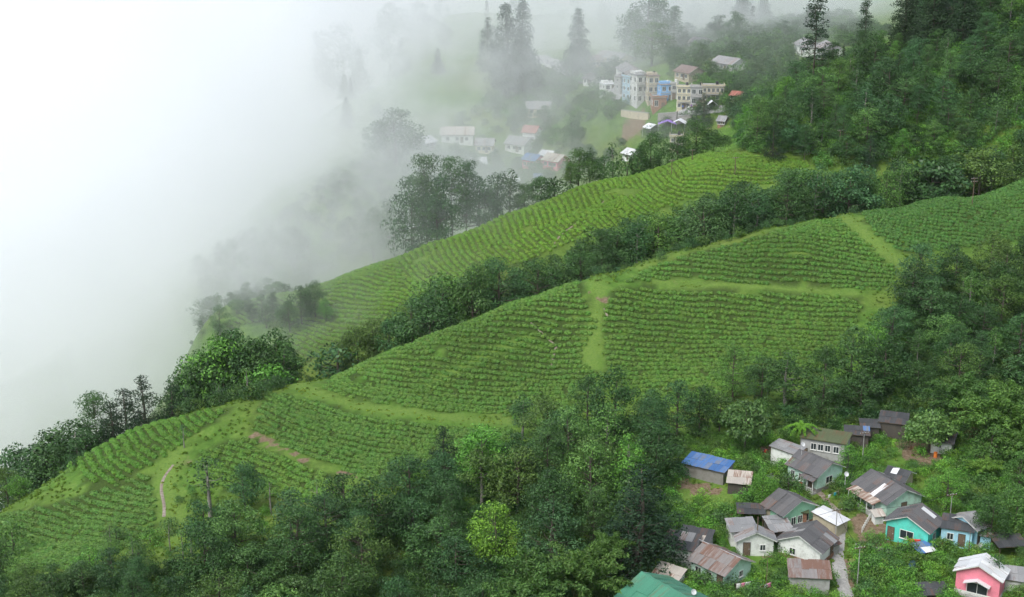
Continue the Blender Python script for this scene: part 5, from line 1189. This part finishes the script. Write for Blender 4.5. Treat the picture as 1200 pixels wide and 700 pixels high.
# ------------------------------------------------------------------ poles, wires and small things
def utility_pole(label, u, v, vtop, y0=150.0, arms=1, r=0.10, mat=None, cat='pole'):
    p = hit(u, v, y0); zt = at_y(u, vtop, p.y)[2]; h = zt - p.z
    e = thing('utility_pole', label, cat, (p.x, p.y, p.z), 0.3, 'utility poles')
    part('shaft', tube([(0, 0, -1), (0.02, 0, h * .5), (0, 0, h)], [r * 1.2, r, r * .75], 8), mat or M_TIMBER, e)
    for k in range(arms):
        z = h - 0.35 - 0.7 * k
        a = part('cross_arm', box(-0.8, 0.8, -0.05, 0.05, z, z + 0.1), M_TIMBER, e)
        for s in (-0.7, -0.25, 0.25, 0.7): part('insulator', tube([(s, 0, z + .1), (s, 0, z + .17), (s, 0, z + .24)], [.03, .05, .025], 6), M_METAL, a)
    return Vector((p.x, p.y, p.z + h - 0.1))
PT = {}
PT['a'] = utility_pole('wooden power pole standing in the dark tea field', 1139, 241, 208, arms=2, r=0.09)
PT['b'] = utility_pole('thin power pole on the rear tea slope near the crest', 787, 206, 187, 300)
PT['c'] = utility_pole('thin power pole at the top of the rear tea slope', 811, 189, 175, 300)
PT['d'] = utility_pole('thin power pole on the rear tea slope near the forest', 861, 206, 184, 300)
PT['e'] = utility_pole('power pole half hidden in the forest edge', 983, 180, 152, 345)
PT['f'] = utility_pole('dark leaning pole beside the white gabled house', 886, 650, 606, r=0.09, arms=0)
PT['g'] = utility_pole('thin bamboo pole at the bottom of the village', 897, 700, 655, r=0.05, arms=0)
PT['h'] = utility_pole('yellowish bamboo pole between light blue and pink houses', 1134, 656, 622, r=0.05, arms=0)
PT['i'] = utility_pole('lamp pole beside the twin cypress', 590, 95, 82, 400, arms=0, r=0.08)
def wire(label, a, b, sag=1.5, r=0.025):
    P = [a.lerp(b, t / 12) - Vector((0, 0, sag * 4 * (t / 12) * (1 - t / 12))) for t in range(13)]
    V, F = tube(P, [r] * 13, 4); tag(link_mesh('power_line', V, F, CLOTH['black']), label, 'wire', 'power lines')
wire('power line from the dark tea field pole to the forest edge pole', PT['a'], PT['e'], 2.5)
wire('power line from the forest edge pole to the rear slope', PT['e'], PT['d'], 2.0)
wire('power line between the two poles near the rear crest', PT['b'], PT['c'], 0.5)
wire('power line from the rear crest to the pole near the forest', PT['c'], PT['d'], 0.9)
wire('power line leaving the dark tea field to the picture edge', PT['a'], PT['a'] + Vector((45, 8, 4)), 1.0)
PT['j'] = utility_pole('thin grey pole beside the grey house and the footpath', 978, 640, 596, r=0.07, arms=1, mat=M_CONC)
PT['k'] = utility_pole('thin grey pole behind the mint house', 1010, 545, 506, r=0.07, arms=1, mat=M_CONC)
PT['l'] = utility_pole('thin grey pole at the bottom of the footpath', 1004, 690, 640, r=0.07, arms=1, mat=M_CONC)
PT['m'] = utility_pole('thin pole between the teal and the light blue house', 1112, 618, 578, r=0.06, arms=1, mat=M_CONC)
wire('wire from the footpath pole to the pole behind the mint house', PT['j'], PT['k'], 0.8)
wire('wire from the footpath pole down to the lowest pole', PT['j'], PT['l'], 0.7)
wire('wire from the footpath pole to the dark leaning pole', PT['j'], PT['f'], 0.9)
wire('wire from the footpath pole to the pole by the teal house', PT['j'], PT['m'], 0.9)
def dish(label, u, v, y, rz):
    x, _, z = at_y(u, v, y); e = thing('satellite_dish', label, 'satellite dish', (x, y, z - 0.5), rz, 'satellite dishes')
    V, F = [(0, 0, 0)], []
    for j in range(1, 4):
        for i in range(14): a = 6.2832 * i / 14; r = 0.38 * j / 3; V.append((r * math.cos(a), 0.14 * (j / 3) ** 2, r * math.sin(a)))
    for i in range(14):
        F.append((0, 1 + i, 1 + (i + 1) % 14))
        for j in range(2): F.append((1 + j * 14 + i, 1 + (j + 1) * 14 + i, 1 + (j + 1) * 14 + (i + 1) % 14, 1 + j * 14 + (i + 1) % 14))
    o = part('reflector', (V, F), M_METAL, e, (0, -.1, 0.55), (rad(150), 0, 0)); o.modifiers.new('t', 'SOLIDIFY').thickness = 0.02
    part('mast', tube([(0, 0, -1.2), (0, 0, 0.5)], [0.035, 0.035], 6), M_METAL, e); part('feed_arm', tube([(0, -.1, .3), (0, -.55, .62)], [.015, .02], 5), M_METAL, e)
def near(h): return h.location.y
dish('satellite dish on the roof of the pale green house', 940, 521, near(h6) + 1.0, 0.6)
dish('satellite dish at the porch corner of the mint house', 991, 556, near(h8) - 1.5, 0.4)
dish('satellite dish beside the green tin roof', 812, 694, near(h13) - 1, 0.4)
dish('satellite dish beside the light blue house', 1148, 639, near(h11) - 3, 0.4)
def garment(label, a, b, t, w, h, cl):
    p = a.lerp(b, t); d = (b - a).normalized(); V, F = [], []
    for j in range(5):
        for i in range(5):
            s = (i / 4 - .5) * w; V.append((d.x * s + 0.05 * math.sin(i * 1.7 + j) * j / 4, d.y * s + 0.08 * math.sin(i * 2.1 + j * .6) * j / 4, -h * j / 4))
    for j in range(4):
        for i in range(4): F.append((j * 5 + i, j * 5 + i + 1, j * 5 + i + 6, j * 5 + i + 5))
    o = link_mesh('garment', V, F, CLOTH[cl], smooth=True, loc=p); o.modifiers.new('t', 'SOLIDIFY').thickness = 0.015
    tag(o, label, 'laundry', 'laundry on the lines')
def clothes_line(label, u0, v0, u1, v1, items, hh=1.5):
    a, b = hit(u0, v0), hit(u1, v1); e = thing('clothes_line', label, 'clothes line', a)
    A, B = a + Vector((0, 0, hh)), b + Vector((0, 0, hh)); d = b - a
    part('post', tube([(0, 0, -.5), (0, 0, hh + .1)], [.04, .035], 6), M_TIMBER, e); part('post', tube([tuple(d + Vector((0, 0, -.5))), tuple(d + Vector((0, 0, hh + .1)))], [.04, .035], 6), M_TIMBER, e)
    part('line', tube([(0, 0, hh), tuple(d / 2 + Vector((0, 0, hh - .08))), tuple(d + Vector((0, 0, hh)))], [.012] * 3, 4), M_FRAME, e)
    n = len(items)
    for i, (c, w, h, l) in enumerate(items): garment(l, A - Vector((0, 0, .04)), B - Vector((0, 0, .04)), (i + .6) / (n + .2), w, h, c)
clothes_line('clothes line full of washing at the bottom of the village', 862, 696, 884, 692, [('white', .7, .8, 'white towel at the left of the lower clothes line'), ('pink', .5, .7, 'pink shirt on the lower clothes line'), ('white', .9, .7, 'wide white sheet on the lower clothes line'), ('black', .5, .8, 'dark trousers on the lower clothes line')])
clothes_line('second clothes line at the bottom right of the tin shed gap', 886, 700, 903, 694, [('white', .6, .9, 'white shirt on the second clothes line'), ('red', .5, .7, 'red cloth on the second clothes line'), ('white', .6, .6, 'small white cloth on the second clothes line'), ('pink', .6, .7, 'pink cloth at the end of the second clothes line')])
clothes_line('clothes line between teal house and lower scrub', 1088, 648, 1108, 646, [('blue', .6, .6, 'dark blue cloth on the line below the teal house'), ('blue', .5, .8, 'bright blue shirt on the line below the teal house'), ('purple', .4, .6, 'purple cloth on the line below the teal house'), ('red', .7, .8, 'red shirt on the line below the teal house')])
clothes_line('short clothes line on the fence before the teal house', 1064, 644, 1078, 645, [('orange', 1.0, 1.1, 'orange-red blanket hung before the teal house'), ('red', .8, 1.2, 'red blanket hung before the teal house')], 1.7)
clothes_line('clothes line on the slope by the mint house porch', 967, 592, 982, 586, [('white', .5, .5, 'white cloth by the lane'), ('teal', .5, .5, 'teal cloth by the lane')])
def fence(label, px, h=0.9, mat=None, gap=0.55):
    Q = densify([hit(u, v) for u, v in px], gap); e = thing('picket_fence', label, 'fence', (Q[0][0], Q[0][1], hz(*Q[0])))
    for i, q in enumerate(Q):
        cached('picket', ('pick', h), box(-.05, .05, -.03, .03, -.3, h), mat or M_FRAME, e, (q[0] - Q[0][0], q[1] - Q[0][1], hz(*q) - hz(*Q[0])), (0, 0, 0))
    V, F = tube([(q[0] - Q[0][0], q[1] - Q[0][1], hz(*q) - hz(*Q[0]) + h * .75) for q in Q], [.035] * len(Q), 4); part('rail', (V, F), mat or M_FRAME, e)
fence('pale picket fence along the bare yard', [(1010, 624), (1014, 616), (1019, 608), (1025, 602)])
fence('bamboo fence in front of the teal house', [(1052, 640), (1066, 646), (1082, 650)], 0.8, M_TIMBER)
def low_wall(label, px, h=0.7):
    Q = densify([hit(u, v) for u, v in px], 0.62); e = thing('stone_wall', label, 'wall', (Q[0][0], Q[0][1], hz(*Q[0])), 0, 'low stone walls in the village')
    for i, q in enumerate(Q[:-1]):
        d = Q[i + 1] - q; a = math.atan2(d[1], d[0])
        for r in range(3):
            k = random.randrange(4); cached('stone', ('stone', k), box(-.33 + .03 * k, .30, -.2, .2 + .02 * k, 0, h / 3 - .02), W['stone'], e, (q[0] - Q[0][0] + random.gauss(0, .02), q[1] - Q[0][1] + random.gauss(0, .03), hz(*q) - hz(*Q[0]) - .1 + r * h / 3), (0, 0, a + random.gauss(0, .06)))
low_wall('low stone wall below the bare yard', [(1004, 642), (1024, 646), (1046, 648)])
low_wall('low stone wall along the footpath under the grey house', [(962, 652), (970, 664), (974, 678)])
low_wall('low stone wall in front of the rusty-roofed house', [(812, 676), (832, 684), (850, 690)])
low_wall('low stone wall below the pale green house porch', [(928, 556), (946, 562), (960, 562)])
def log_pile(label, u, v, n, L, name='timber_stack'):
    p = hit(u, v); e = thing(name, label, 'timber stack', p, 0.3)
    for i in range(n):
        j = i // 7
        part('log', tube([(-L / 2 + random.gauss(0, .15), (i % 7 - 3) * .32 + random.gauss(0, .05), .12 + j * .22), (L / 2 + random.gauss(0, .2), (i % 7 - 3) * .32 + random.gauss(0, .12), .14 + j * .22 + random.gauss(0, .05))], [.10, .09], 6), M_PLANK, e)
M_PLANK = plain('sawn_timber', (0.30, 0.19, 0.12), 0.85, 0.15, 0.4)
log_pile('heap of sawn brown timber behind the white gabled house', 845, 614, 42, 2.4)
log_pile('small heap of firewood beside the umbrella-shaped tree', 1075, 528, 14, 1.6)
def heap(label, u, v, r, h, mat, name='tarp_heap'):
    p = hit(u, v); V, F = [], []; n = 16
    for j in range(7):
        for i in range(n):
            a = 6.2832 * i / n; rr = r * (1 - j / 6.0) ** 0.7 * (1 + 0.2 * mnoise.noise(Vector((math.cos(a) * 1.5, math.sin(a) * 1.5, j * .5 + u)))); V.append((rr * math.cos(a), rr * .7 * math.sin(a), -.15 + (h + .15) * math.sin(j / 6 * 1.57) + .06 * mnoise.noise(Vector((i, j, u)))))
    for j in range(6):
        for i in range(n): F.append((j * n + i, j * n + (i + 1) % n, (j + 1) * n + (i + 1) % n, (j + 1) * n + i))
    tag(link_mesh(name, V, F, mat, loc=p), label, 'heap')
heap('grey tarp-covered heap beside the sawn timber', 865, 620, 1.3, 1.1, R['grey']); heap('heap of household rubbish before the rusty-roofed house', 806, 680, 1.5, .7, R['pale']); heap('pale heap of rubble beside the tin shed', 962, 664, .9, .7, R['white'])
heap('heap covered by a blue sheet beside the blue shelter', 1070, 662, 1.0, .6, R['blue']); heap('clutter heap beside the light blue outhouse', 1143, 642, .8, .5, R['pale'])
def drum(label, u, v, mat, y0=150.0, s=1.0, dz=0.0):
    p = hit(u, v, y0); z = [0, .02, .28, .30, .32, .58, .60, .62, .86, .88]; r = [.27, .29, .29, .305, .29, .29, .305, .29, .29, .25]
    V, F = tube([(0, 0, q * s) for q in z], [q * s for q in r], 14); o = link_mesh('water_drum', V, F, mat, loc=p + Vector((0, 0, dz))); tag(o, label, 'drum', 'water drums')
drum('yellow water drum behind the rusty-roofed house', 815, 643, CLOTH['yellow']); drum('blue water drum beside the mint house', 1000, 588, CLOTH['blue']); drum('blue water drum beside the grey house', 960, 662, CLOTH['blue']); drum('orange drum below the umbrella-shaped tree', 1096, 536, CLOTH['orange']); drum('yellow drum left of the pole by the white gabled house', 893, 642, CLOTH['yellow'], s=.7)
# ------------------------------------------------------------------ undergrowth
def greens(polys, dens, sc, tints, avoid_tea=True):
    pts = []
    for poly, ya, yb in polys:
        us = [p[0] for p in poly]; A = 0
        x0 = min((u - 600) / FPX * yy * 1.1 for u in us for yy in (ya, yb)); x1 = max((u - 600) / FPX * yy * 1.1 for u in us for yy in (ya, yb))
        n = int((x1 - x0) * (yb - ya) * dens)
        for _ in range(n):
            x = random.uniform(x0, x1); y = random.uniform(ya, yb)
            if (int(x // 1.4), int(y // 1.4)) in TEACELL: continue
            z = hz(x, y); u, v = project(x, y, z)
            if not in_poly(u, v, poly): continue
            if any((x - a) ** 2 + (y - b) ** 2 < (r * 1.0 + .3) ** 2 for a, b, r in OCC): continue
            if any(d < 1.6 for d in ()): continue
            i = int(np.searchsorted(gx, x)); j = int(np.searchsorted(gy, y)); k = min(j, nv - 1) * nu + min(i, nu - 1)
            if earth[k] > 0.4 and random.random() < 0.93: continue
            if lush[k] > 0.35 and random.random() < 0.95: continue
            if any(abs(x - q[0]) < 1.3 and abs(y - q[1]) < 1.3 for q in PATHPTS): continue
            t = random.choice(tints); m = random.uniform(0.8, 1.2); s = random.uniform(*sc)
            pts.append((x, y, z - 0.1 * s, s, t[0] * m * random.uniform(.9, 1.1), t[1] * m, t[2] * m * random.uniform(.85, 1.15)))
    return pts
PATHPTS = [tuple(q) for px in ([(985, 606), (984, 620), (981, 640), (981, 660), (986, 680), (993, 700)], [(985, 608), (975, 592), (962, 576), (950, 566), (935, 560)]) for q in densify([hit(u, v) for u, v in px], 1.2)]
BUSH_OBJ = []
for o in list(COL.objects):
    if o.name.startswith('crown') and o.parent is not None and o.parent.name.split('.')[0] == 'bush' and o.data.name not in [b.data.name for b in BUSH_OBJ]: BUSH_OBJ.append(o)
P1 = [(230, 660), (330, 640), (430, 610), (560, 555), (650, 520), (760, 500), (800, 520), (795, 570), (775, 650), (720, 720), (700, 860), (-80, 860), (-80, 700), (60, 690), (140, 670)]
P2 = [(840, 500), (900, 478), (1000, 462), (1035, 400), (1050, 362), (1070, 340), (1120, 325), (1200, 303), (1300, 284), (1300, 480), (1150, 520), (1060, 500), (1000, 505), (930, 508)]
und = greens([(P1, 130, 240), (P2, 200, 320)], 0.42, (0.45, 1.0), [DARK, DARK, MID, BLUE, LITE, OLIVE])
und += greens([([(860, 150), (880, 190), (1000, 200), (1290, 190), (1290, -80), (1100, 30), (1010, 80), (930, 100), (850, 92), (800, 90), (840, 130)], 350, 500)], 0.22, (0.7, 1.5), [DARK, MID, BLUE, LITE, FRESH])
und += greens([([(478, 430), (600, 400), (800, 340), (1000, 290), (1060, 290), (1060, 200), (940, 200), (720, 255), (560, 310), (380, 380), (330, 400), (340, 470)], 278, 345)], 0.10, (0.35, 0.9), [DARK, MID, OLIVE, BLUE])
und += greens([([(-40, 640), (20, 600), (90, 560), (250, 500), (345, 470), (345, 440), (200, 460), (0, 560)], 240, 272)], 0.30, (0.5, 1.1), [DARK, MID, OLIVE])
und += greens([([(440, 300), (500, 260), (840, 150), (840, 120), (700, 180), (560, 130), (400, 200), (230, 320), (240, 380)], 345, 480)], 0.09, (0.6, 1.3), [DARK, MID, LITE])
und += greens([([(560, 130), (600, 80), (700, 100), (740, 125), (700, 140), (660, 180)], 470, 570)], 0.10, (0.6, 1.4), [MID, LITE, FRESH])
und += greens([([(780, 95), (790, 50), (860, 35), (980, 20), (1040, 40), (980, 90), (900, 118), (850, 95)], 440, 660)], 0.07, (0.7, 1.8), [DARK, MID, MID, LITE])
und += greens([([(200, 545), (175, 560), (190, 640), (60, 690), (150, 680), (300, 625), (420, 590), (420, 575), (330, 590), (240, 575)], 175, 250)], 0.22, (0.15, 0.45), [LITE, FRESH, YEL, OLIVE])
scatter('undergrowth', und, BUSH_OBJ, 'tangled shrubs and undergrowth on the forest floor and slopes')
vil = greens([([(790, 520), (900, 515), (1100, 490), (1290, 470), (1290, 760), (700, 760), (760, 690), (790, 640)], 140, 240)], 0.62, (0.25, 0.75), [LITE, LITE, FRESH, FRESH, MID, OLIVE, YEL])
vil += greens([([(1040, 660), (1110, 640), (1120, 700), (1110, 740), (1000, 740), (1005, 650)], 150, 200), ([(1100, 530), (1290, 480), (1290, 640), (1195, 650), (1120, 590)], 175, 235), ([(780, 570), (880, 545), (880, 600), (850, 625), (790, 630)], 175, 220), ([(800, 670), (860, 680), (900, 700), (900, 740), (800, 740)], 145, 185), ([(985, 560), (1030, 590), (1000, 640), (990, 610)], 185, 215)], 0.40, (0.45, 0.95), [LITE, FRESH, FRESH, MID, MID, OLIVE])
vil = [(a, b, c, d, r * 1.3, g * 1.3, bl * 1.2) for a, b, c, d, r, g, bl in vil]
scatter('village_shrubbery', vil, BUSH_OBJ, 'lush bright shrubs and weeds filling the gaps between houses')
# grass and weeds on the open slopes
def proto_tuft():
    n = 26; a = RNG.random(n) * 6.28; r = 0.30 * RNG.random(n)
    C = np.stack([r * np.cos(a), r * np.sin(a), 0.10 + 0.16 * RNG.random(n)], -1)
    return quads_mesh('grass_tuft', C, np.stack([np.cos(a), np.sin(a), 0.9 * RNG.random(n)], -1) + RNG.normal(size=(n, 3)) * .4, 0.22 + .2 * RNG.random(n), M_GRASS, 0.45)
M_GRASS = leaf_material('grass_blades', (0.085, 0.150, 0.022), (0.230, 0.320, 0.065), None, 0.3)
tu = []
for k in range(3):
    o = bpy.data.objects.new('grass_tuft', proto_tuft()); COL.objects.link(o); p = hit(360 + 30 * k, 456 + 9 * k); o.location = p; o['tint'] = [1.0, 1.0, 1.0]
    tag(o, 'tuft of long grass on the grassy track by the ridge, ' + ('left', 'middle', 'right')[k] + ' of three', 'grass tuft'); tu.append(o)
gp = []
for poly, ya, yb, d in (([(-40, 700), (-40, 600), (80, 540), (250, 470), (345, 430), (600, 345), (1000, 240), (1290, 190), (1290, 300), (1060, 345), (1010, 400), (850, 480), (700, 500), (430, 610), (200, 680)], 175, 345, 0.9), ([(300, 360), (490, 275), (840, 175), (950, 185), (950, 210), (720, 265), (470, 385), (340, 425)], 285, 375, 0.5), ([(780, 520), (1100, 490), (1290, 470), (1290, 740), (780, 740)], 150, 235, 0.8)):
    x0, x1 = -130, 150
    for _ in range(int((x1 - x0) * (yb - ya) * d)):
        x = random.uniform(x0, x1); y = random.uniform(ya, yb)
        if (int(x // 1.4), int(y // 1.4)) in TEACELL and random.random() < 0.9: continue
        z = hz(x, y); u, v = project(x, y, z)
        if not in_poly(u, v, poly): continue
        i = int(np.searchsorted(gx, x)); j = int(np.searchsorted(gy, y)); k = min(j, nv - 1) * nu + min(i, nu - 1)
        if earth[k] > 0.4 and random.random() < 0.85: continue
        m = random.uniform(.75, 1.2); yl = 0.15 * lush[k]
        yl = 0.5 * lush[k]
        gp.append((x, y, z - .03, random.uniform(0.5, 1.3) * (1 - 0.35 * lush[k]), m * (0.9 + yl), m * (1 + 0.6 * yl), m * random.uniform(.7, 1.1)))
scatter('grass', gp, tu, 'rough green grass and weeds on the open slopes')
print('UND', len(und), len(vil), len(gp))
# ------------------------------------------------------------------ mist bank and haze
def box_mesh(name, x0, x1, y0, y1, z0, z1):
    v = [(x, y, z) for z in (z0, z1) for y in (y0, y1) for x in (x0, x1)]
    f = [(0, 2, 3, 1), (4, 5, 7, 6), (0, 1, 5, 4), (2, 6, 7, 3), (0, 4, 6, 2), (1, 3, 7, 5)]
    return link_mesh(name, v, f)
def mist_material():
    t = NT('mist'); p = t.pos()
    sep = t.node('ShaderNodeSeparateXYZ'); t.link(p, sep.inputs[0]); X, Y, Z = sep.outputs
    wisp = t.noise(p, 0.017, 2, 0.62)
    wob = t.math('MULTIPLY', t.math('SUBTRACT', wisp, 0.5), 150)
    def smooth(v, a, b, lo, hi):
        n = t.node('ShaderNodeMapRange', interpolation_type='SMOOTHSTEP'); t.link(v, n.inputs[0])
        for i, q in enumerate((a, b, lo, hi)): n.inputs[i + 1].default_value = q
        return n.outputs[0]
    # distance beyond the front ridge, and distance west of the line (-110,262) -> (150,800)
    sa = t.math('SUBTRACT', t.math('SUBTRACT', Y, 264), t.math('MULTIPLY', t.math('ADD', X, 110), 0.168))
    sb = t.math('ADD', t.math('MULTIPLY', t.math('ADD', X, 110), -0.9004), t.math('MULTIPLY', t.math('SUBTRACT', Y, 262), 0.4351))
    veil = smooth(t.math('ADD', sb, t.math('MULTIPLY', wob, 0.9)), -90, 5, 0.0, 0.0085)
    veil = t.math('MULTIPLY', veil, smooth(Z, 0, 55, 1.9, 0.75))
    fine = t.noise(p, 0.028, 4, 0.68)
    patch = smooth(fine, 0.40, 0.62, 0.05, 2.3)
    veil = t.math('MULTIPLY', veil, patch)
    west = t.math('SUBTRACT', t.math('MULTIPLY', X, -1.0), 60)
    bank = t.math('MINIMUM', t.math('MULTIPLY', t.math('EXPONENT', t.math('DIVIDE', t.math('ADD', west, t.math('MULTIPLY', wob, 0.5)), 18.0)), 0.006), 0.026)
    bank = t.math('MULTIPLY', bank, t.math('MULTIPLY', smooth(fine, 0.38, 0.62, 0.55, 1.3), smooth(Z, 5, 45, 1.8, 0.9)))
    dens = t.math('MULTIPLY', t.math('ADD', veil, bank), smooth(t.math('ADD', sa, t.math('MULTIPLY', wob, 0.15)), -4, 22, 0.0, 1.0))
    # a second, thinner bank over the fields far behind the village
    far = t.node('ShaderNodeMapRange', interpolation_type='SMOOTHSTEP'); t.link(t.math('ADD', Y, wob), far.inputs[0])
    far.inputs[1].default_value = 395; far.inputs[2].default_value = 640; far.inputs[3].default_value = 0; far.inputs[4].default_value = 0.013
    dens = t.math('ADD', dens, t.math('MULTIPLY', far.outputs[0], smooth(fine, 0.38, 0.62, 0.25, 1.6)))
    top = t.node('ShaderNodeMapRange', interpolation_type='SMOOTHSTEP')
    crown = t.math('MINIMUM', t.math('ADD', t.math('MULTIPLY', t.math('SUBTRACT', Y, 270), 0.2), 32), 66)
    t.link(t.math('ADD', t.math('SUBTRACT', Z, crown), t.math('MULTIPLY', wob, 0.6)), top.inputs[0])
    top.inputs[1].default_value = -12; top.inputs[2].default_value = 14; top.inputs[3].default_value = 1; top.inputs[4].default_value = 0
    dens = t.math('MULTIPLY', dens, top.outputs[0])
    pv = t.node('ShaderNodeVolumePrincipled'); pv.inputs['Color'].default_value = (0.985, 0.993, 0.998, 1); pv.inputs['Anisotropy'].default_value = 0.35
    t.link(dens, pv.inputs['Density']); t.link(pv.outputs[0], t.out.inputs['Volume'])
    return t.m
mist = box_mesh('mist', -330, 330, 245, 1000, -130, 108)
mist.data.materials.append(mist_material())
tag(mist, 'white mist drifting over the valley behind the ridge', kind='stuff')
hzm = NT('haze'); pv = hzm.node('ShaderNodeVolumePrincipled'); pv.inputs['Color'].default_value = (0.95, 0.98, 1.0, 1)
pv.inputs['Density'].default_value = 0.00003; hzm.link(pv.outputs[0], hzm.out.inputs['Volume'])
haze = box_mesh('haze', -6500, 6500, -800, 9000, -400, 125)
haze.data.materials.append(hzm.m)
tag(haze, 'thin pale haze in the air of the valley', kind='stuff')
